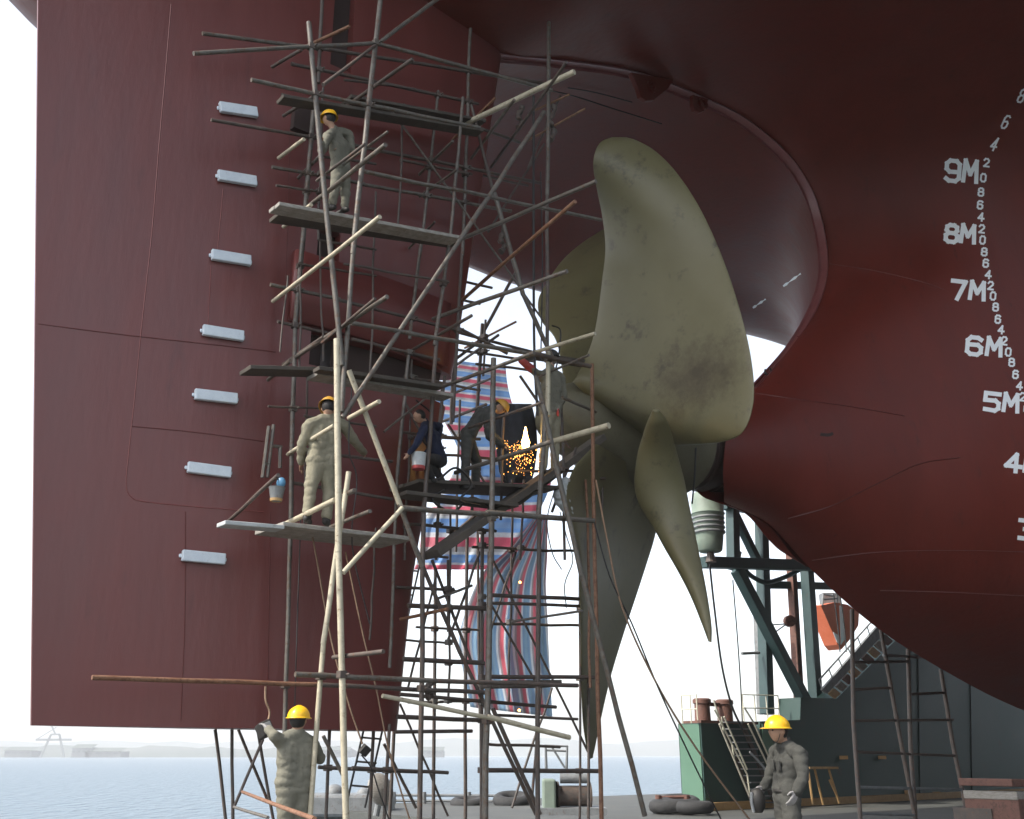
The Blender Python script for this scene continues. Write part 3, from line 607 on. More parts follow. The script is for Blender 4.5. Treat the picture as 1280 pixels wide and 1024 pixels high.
# truss tower
tt = empty('dock_truss', wp(960, 890, SWL - 1.5), 'blue green steel truss tower with a cross beam standing beyond the hull bottom', 'truss')
TS = SWL - 1.2
def tb_(name, x0, y0, x1, y1, wpx, m=TRUSS, s=TS, ds=0):
    a, b_ = PS(x0, y0, s), PS(x1, y1, s + ds); w = wpx / ppm(a)
    o = build(name, MB().beam(a, b_, w, w, N), m, tt); bevel(o, .02); return o
tb_('column', 949, 560, 959, 893, 12); tb_('column', 946, 748, 952, 893, 8, GREYM, TS - .8)
tb_('column', 914, 560, 917, 712, 12); tb_('diagonal', 917, 640, 947, 702, 9)
tb_('diagonal', 921, 712, 1012, 888, 13, s=TS + .35)
tb_('column', 983, 600, 999, 880, 9, BROWN, TS - .4); tb_('column', 1001, 600, 1020, 878, 12, s=TS + .1)
tb_('cross_beam', 878, 703, 1040, 708, 14, s=TS + .5); tb_('cross_beam', 955, 731, 1045, 733, 9, s=TS - .5)
tb_('cross_beam', 905, 632, 960, 640, 10)
build('curved_brace', MB().tube(spline([PS(930, 712, TS + .3), PS(942, 722, TS + .3), PS(958, 728, TS + .3), PS(980, 722, TS + .3), PS(1000, 712, TS + .3)], 5), 3 / ppm(PS(950, 720, TS)), 8), TRUSS, tt)
build('pipe_stub', MB().tube([PS(927, 817, TS), PS(949, 816, TS)], .05, 8), GREYM, tt)
build('pipe_stub', MB().tube([PS(926, 690, TS), PS(924, 700, TS)], .04, 8), GREYM, tt)
la = build('round_lamp', MB().lathe(PS(985, 777, TS), Vector((.2, -1, 0)), [(0, .10), (.02, 7 / ppm(PS(985, 777, TS))), (.22, 7 / ppm(PS(985, 777, TS))), (.26, .1)], 20), BROWN, tt, smooth=40)
build('lamp_bracket', MB().tube([PS(966, 781, TS), PS(984, 780, TS)], .025, 6).tube([PS(968, 791, TS), PS(982, 781, TS)], .025, 6), GREYM, tt)
dr = empty('ribbed_drum', PS(885, 690, TS + .9), 'pale green ribbed drum standing on the end of the truss cross beam', 'drum')
da, db = PS(888, 690, TS + .9), PS(884, 617, TS + .9); ax = Z; hh = db.z - da.z; q = 1 / ppm(da)
build('body', MB().lathe(da, Z, [(0, 13 * q), (.05, 15 * q), (hh * .2, 17 * q), (hh * .62, 20 * q), (hh * .64, 21.5 * q), (hh * .66, 20 * q), (hh * .85, 20.5 * q), (hh * 1.0, 16 * q), (hh * 1.08, 8 * q)], 28), PGREEN, dr, smooth=50)
for f in (.30, .38, .46, .54): build('rib', MB().lathe(da + Z * hh * f, Z, [(0, 18.6 * q + .02), (.04, 19.8 * q + .02), (.09, 19.2 * q + .02)], 28, False), GREYM, dr, smooth=50)
build('foot', MB().lathe(da - Z * .35, Z, [(0, 7 * q), (.34, 4 * q)], 12), DARKT, dr)
# sloping gangway
gw = empty('sloping_gangway', wp(1040, 868, SWL + .4), 'sloping grey gangway with rusty mesh plates climbing the dock wall', 'gangway')
ga, gb, gc, gd = PS(1028, 862, SWL + .5), PS(1098, 782, SWL + .5), PS(1118, 800, SWL + .5), PS(1044, 874, SWL + .5)
build('side_plate', MB().prism([ga, gb, gb.lerp(gc, .45), ga.lerp(gd, .4)], -N * .1), GREYM, gw)
for i in range(9):
    f, g = i / 9 + .01, (i + .8) / 9; lo = ga.lerp(gd, .5), gb.lerp(gc, .5)
    build('mesh_plate', MB().prism([lo[0].lerp(lo[1], f), lo[0].lerp(lo[1], g), gd.lerp(gc, g), gd.lerp(gc, f)], -N * .08), [OCHRE, WOOD, BROWN][i % 3], gw)
for i in range(7):
    f = i / 6; p = PS(1024 + 72 * f, 850 - 80 * f, SWL + .5); build('rail_post', MB().tube([ga.lerp(gb, f), p], .025, 6), GREYM, gw)
build('rail_bar', MB().tube([PS(1024, 850, SWL + .5), PS(1096, 770, SWL + .5)], .03, 6), GREYM, gw)
ob = empty('orange_boat', PS(1052, 800, -15), 'orange boat bow with white bands seen behind the gangway', 'boat')
OS = -15
hullp = [(1026, 757), (1044, 753), (1060, 756), (1074, 766), (1073, 782), (1062, 800), (1052, 812), (1047, 806)]
build('hull', MB().prism([PS(x, y, OS) for x, y in hullp], -N * .7), ORANGE, ob)
build('white_band', MB().prism([PS(x, y, OS + .02) for x, y in ((1049, 757), (1053, 758), (1055, 800), (1051, 806))], N * .02), WHITE, ob)
build('white_band', MB().prism([PS(x, y, OS + .02) for x, y in ((1041, 790), (1049, 795), (1050, 806), (1046, 803))], N * .02), WHITE, ob)
build('rail', MB().tube([PS(1028, 757, OS), PS(1029, 743, OS), PS(1040, 745, OS), PS(1047, 741, OS), PS(1046, 754, OS)], .05, 6).tube([PS(1028, 750, OS), PS(1047, 748, OS)], .04, 6), GREYM, ob)
o = build('deck_house', MB().box(PS(1037, 749, OS - .5), .8, .6, .5), GREYM, ob)
for k, x in enumerate((1062, 1070)): tag(build('hanging_rope', MB().tube(spline([PS(x - 20, 742, -12), PS(x - 15, 780, -12), PS(x - 12, 815, -12)], 5), .03, 6), BLACK), ['dark rope hanging before the orange boat, left of two', 'dark rope hanging before the orange boat, right of two'][k], 'rope', 'ropes before the orange boat')
# trestle
tre = empty('trestle', wp(1022, 1004, SWL + .9), 'small ochre metal trestle standing against the dark green wall', 'trestle')
q0 = SWL + 1.0
for (x0, y0, x1, y1) in ((1018, 960, 1029, 1006), (1036, 962, 1049, 1004), (1010, 961, 1016, 1005), (1037, 975, 1050, 1003)): build('leg', MB().tube([PS(x0, y0, q0), PS(x1, y1, q0)], .04, 6), OCHRE, tre)
build('top_bar', MB().beam(PS(1008, 960, q0), PS(1044, 960, q0), .25, .07), OCHRE, tre)
# climbing frame at the right
fr_ = empty('access_frame', PS(1130, 1020, 1.5), 'tall thin rusty tube ladder frame standing before the green wall under the hull', 'ladder frame')
fs = -1.5
for p in ([(1065, 762), (1066, 850), (1067, 906), (1075, 1017)], [(1101, 787), (1121, 900), (1143, 1017)], [(1135, 812), (1138, 930), (1144, 1017)], [(1176, 837), (1191, 930), (1209, 1017)]):
    pts = [PS(x, y, fs) for x, y in p]; dd = (pts[-1] - pts[-2]).normalized()
    if pts[-1].z > 0: pts.append(pts[-1] + dd * (pts[-1].z / max(.1, -dd.z)))
    build('upright', MB().tube(pts, 2.7 / ppm(pts[0]), 8), DARKT, fr_, smooth=True)
for x0, y0, x1, y1 in ((1066, 862, 1112, 860), (1069, 901, 1191, 900), (1071, 940, 1196, 945), (1074, 984, 1205, 987), (1066, 828, 1137, 827), (1104, 819, 1155, 822), (1137, 868, 1182, 866), (1074, 1017, 1145, 1019)):
    build('rung', MB().tube([PS(x0, y0, fs), PS(x1, y1, fs)], 2.0 / ppm(PS(x0, y0, fs)), 6), DARKT if (x0 + y0) % 3 else GREYM, fr_)
# timber pile, bottom right
tp = empty('keel_block', PS(1262, 1023, 1.0), 'stack of rusty topped timber keel blocks at the lower right corner', 'block')
for i, (x0, y0, x1, h, mm) in enumerate(((1231, 978, 1330, 9, BROWN), (1237, 994, 1330, 10, WOOD), (1240, 1012, 1330, 30, BROWN))):
    a, b_ = PS(x0, y0, 1.0), PS(x1, y0 + 1, 1.0); k = 1 / ppm(a); o = build('timber', MB().beam(a, b_, 1.1, h * k), mm, tp); bevel(o, .02)
a, b_ = PS(1240, 1020, 1.0), PS(1330, 1020, 1.0)
build('base', MB().hexa([Vector((p.x, p.y, z)) for z in (0, PS(1240, 1003, 1.0).z - .12) for p in (a, b_, b_ - N * .8, a - N * .8)]), DARKT, tp)
# deck clutter
def tyre(px, py, y, r, tilt, label):
    c = PY(px, py, y); R = Matrix.Rotation(tilt, 3, 'X') @ Matrix.Rotation(.3, 3, 'Z'); m = MB(); vs = []; n, k = 28, 10; w = r * .30
    for i in range(n):
        a = 2 * math.pi * i / n
        for j in range(k):
            b_ = 2 * math.pi * j / k; rr = r - w + w * math.cos(b_) * (1 + .06 * (i % 2)); vs.append(c + R @ Vector((rr * math.cos(a), rr * math.sin(a), w * math.sin(b_))))
    m.add(vs, [(i * k + j, ((i + 1) % n) * k + j, ((i + 1) % n) * k + (j + 1) % k, i * k + (j + 1) % k) for i in range(n) for j in range(k)])
    tag(build('tyre', m, RUBBER, smooth=True), label, 'tyre', 'old tyres on the dock edge')
tyre(850, 1004, 31, .6, .15, 'black tyre tilted up on the one beneath it, by the green box'); tyre(838, 1008, 30.5, .62, 0, 'wide black tyre lying flat under the tilted one'); tyre(868, 1009, 30, .55, 0, 'black tyre lying nearest the foot of the green box')
tyre(640, 1000, 36, .65, .2, 'black tyre lying left of the winch behind the scaffold'); tyre(585, 1004, 36, .6, .1, 'black tyre behind the middle of the scaffold feet')
er = empty('edge_rail', PY(820, 1000, 32), 'low rusty pipe rail along the dock edge beside the tyres', 'railing')
for x in (823, 858): build('post', MB().tube([PY(x, 1012, 31), PY(x, 994, 31)], .09, 8), BROWN, er)
build('bar', MB().tube([PY(820, 997, 31), PY(862, 996, 31)], .05, 6), BROWN, er)
er = empty('edge_rail', PY(540, 1000, 40), 'grey double pipe rail along the far dock edge behind the scaffold', 'railing')
for x in (492, 530, 586, 640): build('post', MB().tube([PY(x, 1012, 37), PY(x, 990, 37)], .08, 8), GREYM, er)
for y in (994, 1001): build('bar', MB().tube([PY(488, y, 37), PY(668, y + 1, 37)], .05, 6), GREYM, er)
wi = empty('winch', PY(715, 1015, 27), 'dark winch drum with a pale housing behind the right scaffold feet', 'winch')
yw = 27; kq = yw / 1320.
cc = PY(718, 995, yw)
build('drum', MB().lathe(cc - Vector((22 * kq, 0, 0)), Vector((1, .1, 0)), [(0, 17 * kq), (2 * kq, 17 * kq), (2.1 * kq, 12 * kq), (40 * kq, 12 * kq), (40.1 * kq, 17 * kq), (42 * kq, 17 * kq)], 24), DARKT, wi, smooth=35)
bevel(build('housing', MB().box(PY(686, 993, yw), 16 * kq, 1.0, 36 * kq), PGREEN, wi), .05)
build('bed', MB().box(PY(715, 1013, yw), 80 * kq, 1.4, 8 * kq), GREYM, wi)
build('motor', MB().lathe(PY(700, 973, yw), Vector((1, 0, 0)), [(0, 6 * kq), (34 * kq, 6 * kq)], 16), GREYM, wi, smooth=35)
fr2 = build('frame', MB().tube([PY(683, 965, yw), PY(682, 932, yw), PY(709, 933, yw), PY(708, 962, yw)], .04, 6).tube([PY(690, 934, yw), PY(706, 960, yw)], .03, 6).tube([PY(682, 938, yw), PY(709, 939, yw)], .03, 6), GREYM, wi)
gi = empty('deck_cabinet', PY(445, 1010, 33), 'low grey machine hump on the dock deck behind the two front uprights', 'machine'); kq = 33 / 1320.
bevel(build('body', MB().box(PY(430, 1006, 33), 120 * kq, 1.5, 26 * kq), GREYM, gi), .1)
build('hood', MB().ball(PY(418, 993, 33), 12 * kq, 16, 10), GREYM, gi, smooth=True)
build('hood', MB().ball(PY(455, 995, 33), 10 * kq, 16, 10), GREYM, gi, smooth=True)
fp = empty('mushroom_ventilator', PY(478, 1012, 26), 'pale tilted round disc standing on deck behind the scaffold legs', 'ventilator')
build('disc', MB().lathe(PY(474, 988, 26), Vector((.75, -.6, .35)), [(0, .38), (.08, .4), (.16, .3), (.2, .05)], 24), WOOD, fp, smooth=40)
build('stem', MB().tube([PY(476, 990, 26.2), PY(470, 1020, 26.2)], .08, 10), GREYM, fp)
# ================================================================= tarps
def stripes(name, period, axis, cols, rough=.8):
    m = bpy.data.materials.new(name); m.use_nodes = True; nt = m.node_tree; L = nt.links; b = nt.nodes['Principled BSDF']; b.inputs['Roughness'].default_value = rough
    uv = nt.nodes.new('ShaderNodeUVMap'); uv.uv_map = 'UVMap'; sx = nt.nodes.new('ShaderNodeSeparateXYZ'); L.new(uv.outputs[0], sx.inputs[0])
    mu = nt.nodes.new('ShaderNodeMath'); mu.operation = 'MULTIPLY'; mu.inputs[1].default_value = period; L.new(sx.outputs[axis], mu.inputs[0])
    fc = nt.nodes.new('ShaderNodeMath'); fc.operation = 'FRACT'; L.new(mu.outputs[0], fc.inputs[0])
    r = nt.nodes.new('ShaderNodeValToRGB'); r.color_ramp.interpolation = 'CONSTANT'
    while len(r.color_ramp.elements) < len(cols): r.color_ramp.elements.new(.5)
    for e, (p, c) in zip(r.color_ramp.elements, cols): e.position = p
    for e, (p, c) in zip(r.color_ramp.elements, cols): e.color = (*c, 1)
    L.new(fc.outputs[0], r.inputs[0])
    n = nt.nodes.new('ShaderNodeTexNoise'); n.inputs['Scale'].default_value = 3; n.inputs['Detail'].default_value = 8
    tc = nt.nodes.new('ShaderNodeTexCoord'); L.new(tc.outputs['Object'], n.inputs['Vector'])
    mx = nt.nodes.new('ShaderNodeMixRGB'); mx.blend_type = 'MULTIPLY'; mx.inputs[0].default_value = .25; L.new(r.outputs[0], mx.inputs[1]); L.new(n.outputs[0], mx.inputs[2]); L.new(mx.outputs[0], b.inputs['Base Color'])
    tr_ = nt.nodes.new('ShaderNodeBsdfTranslucent'); L.new(mx.outputs[0], tr_.inputs[0]); ms = nt.nodes.new('ShaderNodeMixShader'); ms.inputs[0].default_value = .75
    L.new(b.outputs[0], ms.inputs[1]); L.new(tr_.outputs[0], ms.inputs[2]); L.new(ms.outputs[0], nt.nodes['Material Output'].inputs[0]); return m
RD, BL, WH = (.88, .38, .46), (.46, .66, .92), (.92, .93, .94)
RD2, BL2, WH2 = (.86, .40, .45), (.52, .66, .80), (.88, .90, .92)
TARPC = [(0, RD), (.24, WH), (.36, BL), (.46, (.56, .72, .92)), (.62, BL), (.74, WH), (.84, (.75, .75, .75))]
TARPD = [(0, RD2), (.22, WH2), (.34, BL2), (.46, (.58, .72, .82)), (.62, BL2), (.76, WH2), (.88, (.62, .56, .58))]
def tarp(left, right, mt, fold, label, name='tarpaulin', nu=46, nvv=50, seed=0, slant=0.):
    Lp = spline(left, 8); Rp = spline(right, 8); n = min(len(Lp), len(Rp)); rows_ = []
    for i in range(n):
        l, r = Lp[int(i * (len(Lp) - 1) / (n - 1))], Rp[int(i * (len(Rp) - 1) / (n - 1))]; row = []
        for j in range(nu + 1):
            u = j / nu; x, y, s = l.x + (r.x - l.x) * u, l.y + (r.y - l.y) * u, l.z + (r.z - l.z) * u
            v = i / (n - 1); s += fold * (math.sin(u * 21 + 2.2 * v + seed) + .6 * math.sin(u * 37 - 3 * v + 1 + seed)) * (.25 + .75 * v) + fold * 1.6 * noise.noise(Vector((u * 3, v * 3, seed)))
            row.append(PS(x, y, s))
        rows_.append(row)
    mb = MB().grid(rows_); o = build(name, mb, mt, smooth=True, recalc=False)
    uvl = o.data.uv_layers.new(name='UVMap')
    for p in o.data.polygons:
        for li in p.loop_indices:
            vi = o.data.loops[li].vertex_index; i, j = divmod(vi, nu + 1); uvl.data[li].uv = (j / nu + slant * i / (n - 1), 1 - i / (n - 1))
    sm = o.modifiers.new('thickness', 'SOLIDIFY'); sm.thickness = .006
    return tag(o, label, 'tarpaulin', 'striped tarpaulins')
tarp([(578, 452, -1.4), (562, 470, -1.4), (545, 494, -1.4), (552, 520, -1.4), (572, 560, -1.4), (584, 612, -1.4)], [(632, 458, -1.4), (634, 480, -1.4), (640, 505, -1.4), (650, 528, -1.4), (655, 560, -1.4), (655, 612, -1.4)],
     stripes('horizontal striped tarp', 6.6, 1, TARPC), .05, 'red white and blue tarpaulin with level stripes hung up between rudder and propeller')
tarp([(566, 592, -1.2), (548, 625, -1.2), (530, 650, -1.2), (524, 690, -1.2), (518, 712, -1.2)], [(690, 600, -1.2), (682, 622, -1.2), (668, 650, -1.2), (642, 690, -1.2), (618, 712, -1.2)],
     stripes('low striped tarp', 3.4, 1, TARPC), .10, 'crumpled red white and blue tarpaulin under the welders\' platform', seed=3)
tarp([(668, 648, -1.0), (634, 688, -1.0), (604, 716, -1.0), (584, 760, -1.0), (574, 800, -1.0), (580, 845, -1.0), (588, 884, -1.0)], [(684, 648, -1.0), (684, 690, -1.0), (682, 730, -1.0), (684, 775, -1.0), (686, 820, -1.0), (688, 860, -1.0), (690, 896, -1.0)],
     stripes('upright striped tarp', 5.2, 0, TARPD), .09, 'long red white and blue tarpaulin with upright stripes hanging to the lower scaffold', seed=5, slant=-.10)
m = MB().grid([[PS(x0 + (x1 - x0) * u / 8, y, -.7 + .08 * math.sin(u * 1.3 + i)) for u in range(9)] for i, (x0, x1, y) in enumerate(((620, 664, 505), (618, 670, 530), (620, 672, 560), (624, 668, 590), (630, 664, 604)))])
o = build('welding_screen', m, mat('dark blue grey sheet', (.03, .035, .045), (.05, .055, .07), rough=.8, scale=4), smooth=True, recalc=False); o.modifiers.new('thickness', 'SOLIDIFY').thickness = .01
tag(o, 'dark blue grey sheet hung behind the welding flame', 'screen')
# ================================================================= scaffold
SC = empty('scaffold', W(3.4, 1.6, 0), 'tangle of rusty and pale scaffold tubes between the rudder and the propeller', 'scaffold')
POLES = {'upright': [], 'ledger': []}
def wob(a, b, n=5, amp=.010):
    L = (b - a).length; amp = amp * min(1.5, L / 4); return [a.lerp(b, i / n) + (Vector((random.uniform(-amp, amp), random.uniform(-amp, amp), random.uniform(-amp, amp))) if 0 < i < n else Vector()) for i in range(n + 1)]
def pole(name, x0, y0, x1, y1, s0, s1=None, w=6, m=STEEL, foot=False, parent=None, wobble=.010):
    a, b = PS(x0, y0, s0), PS(x1, y1, s0 if s1 is None else s1)
    if foot:
        lo = a if a.z < b.z else b; hi = b if lo is a else a; d = (hi - lo); f = lo - d * (lo.z / max(d.z, .01)); 
        if lo is a: a = f
        else: b = f
    r = w / 2 / ppm((a + b) / 2); r = min(r, .042)
    build(name, MB().tube(wob(a, b, 5, wobble), r, 8), m, parent or SC, smooth=50)
    if name in POLES and parent is None: POLES[name].append((a, b, s0, r))
def trans(x0, y0, x1, y1, s0, w=5.5, m=STEEL, name='transom'):     # runs from the rudder side towards the viewer, level
    a = PS(x0, y0, s0); b = PZ(x1, y1, a.z)
    L = (b - a).length
    if not (.3 < L < 5) or (b - a).dot(N) < -1 : b = PS(x1, y1, s0 + 1.2)
    build(name, MB().tube(wob(a, b, 3), w / 2 / ppm((a + b) / 2), 8), m, SC, smooth=50)
F_, B_ = 2.0, .75
up = [ # x0,y0 (top) x1,y1 (bottom), s, width, mat, foot
 (386, 28, 428, 457, F_, 7, STEEL, 0), (477, -14, 441, 318, F_, 7, STEEL, 0), (442, 308, 427, 515, F_, 6.5, STEEL, 0), (393, 125, 369, 407, B_, 6.5, STEEL, 0), (369, 400, 362, 700, B_, 6, STEEL, 0), (362, 690, 352, 1020, B_, 6, STEEL, 1),
 (403, -6, 398, 104, B_, 5, DARKT, 0), (588, 36, 578, 320, B_, 4.5, STEEL, 0), (578, 310, 566, 527, B_, 4.5, DARKT, 0), (548, 114, 525, 320, B_, 4, STEEL, 0), (526, 305, 512, 424, B_, 4.5, STEEL, 0), (511, 440, 497, 593, B_, 5, STEEL, 0), (497, 585, 487, 835, B_, 4.5, STEEL, 0),
 (579, 122, 562, 306, 1.2, 4.5, STEEL, 0), (562, 300, 543, 432, 1.2, 5, STEEL, 0), (546, 425, 530, 640, 1.2, 5.5, DARKT, 0), (530, 630, 524, 1024, 1.2, 6.5, DARKT, 1), (686, 28, 684, 244, 1.3, 5, STEEL, 0), (684, 240, 684, 440, 1.3, 4.5, DARKT, 0), (685, 440, 685, 520, 1.5, 6, PALE, 0),
 (682, 515, 673, 645, 1.5, 6.5, STEEL, 0), (674, 640, 672, 1020, 1.3, 6, DARKT, 1), (421, 424, 423, 690, 2.25, 8.5, PALE, 0), (423, 685, 432, 1024, 2.25, 8.5, PALE, 1), (436, 590, 404, 805, 1.9, 7, PALE, 0), (405, 797, 388, 1018, 1.9, 7, PALE, 1),
 (617, 448, 614, 700, 1.7, 7, STEEL, 0), (613, 690, 606, 1024, 1.7, 8, STEEL, 1), (567, 430, 564, 530, -.4, 4.5, DARKT, 0), (603, 405, 596, 520, -.4, 4.5, DARKT, 0), (740, 455, 744, 730, 1.3, 5, RUSTT, 0), (744, 720, 752, 1024, 1.3, 5.5, RUSTT, 1),
 (544, 710, 541, 1024, -.3, 4.5, DARKT, 1), (584, 660, 581, 1024, -.3, 4.5, DARKT, 1), (603, 660, 602, 1024, .3, 5, DARKT, 1), (597, 660, 600, 900, -.5, 3.5, DARKT, 0), (726, 560, 724, 1024, .3, 3, DARKT, 1), (735, 560, 735, 1024, 0, 3.5, DARKT, 1),
 (412, 912, 407, 1024, .1, 4.5, DARKT, 1), (467, 912, 462, 1024, 0, 4.5, DARKT, 1), (487, 905, 480, 1024, .4, 4.5, DARKT, 1), (493, 905, 487, 1024, -.2, 4.5, DARKT, 1), (290, 912, 291, 1024, 0, 4.5, DARKT, 1), (269, 912, 282, 1024, -.3, 4.5, DARKT, 1), (322, 912, 338, 1004, -.2, 4, DARKT, 1), (429, 912, 430, 1024, -.2, 4, DARKT, 1),
 (676, 860, 664, 1010, -.3, 3.5, DARKT, 0), (560, 700, 560, 790, .4, 3.5, DARKT, 0), (592, 520, 590, 640, .2, 4, DARKT, 0)]
for x0, y0, x1, y1, s, w, m, f in up: pole('upright', x0, y0, x1, y1, s, None, w, m, bool(f))
led = [(242, 67, 470, 54, F_, 5.5, STEEL), (253, 42, 410, 62, B_, 5, STEEL), (410, 62, 690, 106, B_, 4.5, DARKT), (473, 55, 690, 113, F_, 5, STEEL), (364, 80, 598, 130, B_, 4.5, DARKT), (314, 100, 400, 119, F_, 5.5, STEEL), (395, 118, 600, 160, F_, 5, STEEL), (585, 155, 650, 178, B_, 4, DARKT),
 (264, 150, 415, 176, B_, 4.5, DARKT), (412, 175, 676, 229, B_, 4.5, DARKT), (340, 209, 456, 230, B_, 4.5, STEEL), (454, 214, 751, 275, F_, 5, STEEL), (450, 230, 639, 264, B_, 4.5, STEEL), (338, 356, 425, 374, B_, 5, STEEL), (420, 374, 577, 414, B_, 4.5, DARKT), (577, 412, 634, 442, B_, 4, DARKT),
 (347, 402, 415, 418, B_, 4.5, DARKT), (440, 424, 549, 450, B_, 4.5, DARKT), (440, 404, 592, 431, F_, 6, STEEL), (590, 430, 668, 443, F_, 6, STEEL), (666, 442, 738, 458, 1.6, 6, DARKT), (374, 564, 490, 577, B_, 4.5, DARKT), (367, 604, 490, 624, B_, 4.5, DARKT), (501, 635, 612, 643, F_, 7, STEEL), (608, 641, 742, 651, F_, 7, STEEL),
 (580, 352, 615, 360, -.4, 3.5, DARKT), (572, 374, 600, 380, -.4, 3.5, DARKT), (560, 412, 690, 447, -.4, 4, DARKT), (570, 437, 668, 452, -.4, 3.5, DARKT), (115, 847, 400, 856, 1.0, 6, RUSTT), (396, 856, 610, 866, 1.0, 5.5, DARKT), (369, 843, 540, 851, F_, 6.5, STEEL), (538, 851, 722, 857, F_, 5.5, DARKT),
 (510, 757, 608, 761, .4, 6, DARKT), (613, 744, 725, 749, .5, 5, DARKT), (613, 754, 740, 758, .5, 4, DARKT), (504, 824, 605, 829, .4, 6, DARKT), (613, 846, 745, 847, .5, 5, DARKT), (500, 868, 695, 884, .5, 4.5, DARKT), (478, 870, 615, 898, F_, 5.5, PALE), (610, 896, 712, 922, F_, 6.5, PALE),
 (496, 896, 612, 901, .3, 5.5, DARKT), (494, 915, 590, 914, .3, 4.5, DARKT), (398, 959, 525, 965, .3, 4.5, DARKT), (440, 960, 560, 966, .6, 4.5, DARKT), (610, 963, 752, 964, .6, 5.5, DARKT), (620, 894, 722, 899, .3, 3.5, DARKT), (495, 734, 568, 738, .3, 4, DARKT), (700, 600, 756, 598, .6, 4, DARKT), (530, 546, 600, 549, -.3, 4, DARKT)]
for x0, y0, x1, y1, s, w, m in led: pole('ledger', x0, y0, x1, y1, s, None, w, m)
for x0, y0, x1, y1, s, w, m in [(348, 198, 380, 174, .5, 5, PALE), (354, 284, 389, 256, .5, 5, PALE), (387, 257, 482, 181, .9, 6, STEEL), (341, 377, 475, 271, .6, 5.5, PALE), (340, 84, 377, 62, .5, 4.5, DARKT), (375, 62, 437, 33, .6, 4.5, RUSTT), (354, 145, 400, 116, .5, 4.5, DARKT), (470, 56, 404, 106, 2.0, 4.5, DARKT),
 (414, 147, 516, 74, .6, 5, DARKT), (576, 299, 745, 227, .7, 5.5, STEEL), (579, 156, 718, 90, .8, 7, PALE), (577, 376, 719, 252, .3, 5, RUSTT), (362, 452, 484, 371, .6, 5.5, STEEL), (335, 475, 363, 451, .5, 5, STEEL), (360, 568, 418, 532, .7, 5.5, PALE), (436, 523, 474, 502, 1.6, 6, PALE), (353, 657, 419, 625, .7, 7, PALE),
 (417, 626, 443, 613, 1.5, 6, STEEL), (285, 652, 348, 594, .5, 5, DARKT), (541, 488, 668, 441, .8, 5, STEEL), (664, 442, 744, 417, 1.3, 5, PALE), (541, 399, 709, 339, .7, 5.5, STEEL), (569, 591, 690, 552, .8, 6, STEEL), (688, 553, 761, 532, 1.5, 8, PALE), (571, 456, 623, 419, -.6, 3.5, DARKT), (589, 198, 643, 125, .4, 4, STEEL), (614, 209, 708, 78, .4, 4, DARKT),
 (703, 497, 745, 515, 1.2, 4, STEEL), (303, 990, 393, 1024, .9, 5, RUSTT), (293, 1009, 335, 1022, .9, 4, STEEL)]: trans(x0, y0, x1, y1, s, w, m)
for x0, y0, x1, y1, s, s1, w, m in [(680, 140, 575, 300, F_, F_, 6, STEEL), (577, 297, 428, 522, F_, F_, 6, STEEL), (476, 52, 548, -2, F_, F_, 5, STEEL), (486, 134, 589, 275, .9, .9, 3, STEEL), (588, 273, 680, 402, .9, .9, 2.6, STEEL), (589, 131, 618, 245, 1, 1, 4, DARKT), (618, 241, 654, 369, 1.3, 1.3, 6, STEEL), (653, 366, 694, 455, 1.3, 1.3, 5.5, STEEL),
 (436, 463, 501, 634, 1.9, 1.9, 7, PALE), (499, 630, 528, 708, 1.9, 1.9, 6.5, STEEL), (429, 716, 503, 635, 2.1, 2.1, 6.5, PALE), (515, 678, 575, 816, .9, .9, 5.5, DARKT), (573, 812, 670, 1018, .9, .9, 5, DARKT), (616, 886, 675, 1018, 1.1, 1.1, 5.5, DARKT), (540, 700, 590, 830, .2, .2, 4, DARKT), (644, 342, 595, 432, -.4, -.4, 4.5, DARKT), (595, 430, 548, 465, -.4, -.4, 4, DARKT),
 (670, 470, 727, 720, 2.1, 2.1, 6.5, STEEL), (727, 716, 806, 1020, 2.1, 2.1, 6.5, STEEL), (329, 924, 292, 1010, .3, .3, 4, DARKT), (298, 912, 336, 1004, -.4, -.4, 4, DARKT), (404, 920, 430, 972, 1.0, 1.0, 5, STEEL), (556, 470, 548, 540, .5, .5, 4, DARKT), (548, 748, 590, 732, .5, .5, 3.5, STEEL), (614, 756, 668, 850, .2, .2, 3, DARKT), (520, 1010, 480, 930, -.4, -.4, 4, DARKT), (538, 690, 600, 640, -.5, -.5, 4, DARKT), (650, 470, 712, 560, .5, .5, 3.5, DARKT)]:
    pole('brace', x0, y0, x1, y1, s, s1, w, m)
random.seed(21)
for x0, y0, x1, y1, s, w, m in [(516, 430, 506, 700, .3, 3.5, DARKT), (553, 480, 545, 700, .5, 4, DARKT), (575, 500, 570, 690, -.2, 3, DARKT), (607, 400, 604, 470, -.3, 3, DARKT), (630, 520, 626, 650, .6, 3.5, DARKT), (655, 600, 650, 700, .2, 3, DARKT), (470, 660, 462, 800, .8, 3, DARKT), (700, 470, 706, 700, .9, 3.5, DARKT), (732, 600, 738, 860, .9, 3.5, RUSTT), (755, 560, 752, 640, .5, 3, DARKT), (640, 600, 636, 880, 0, 3, DARKT), (563, 640, 560, 880, .2, 3, DARKT)]:
    pole('upright', x0, y0, x1, y1, s, None, w, m, wobble=.03)
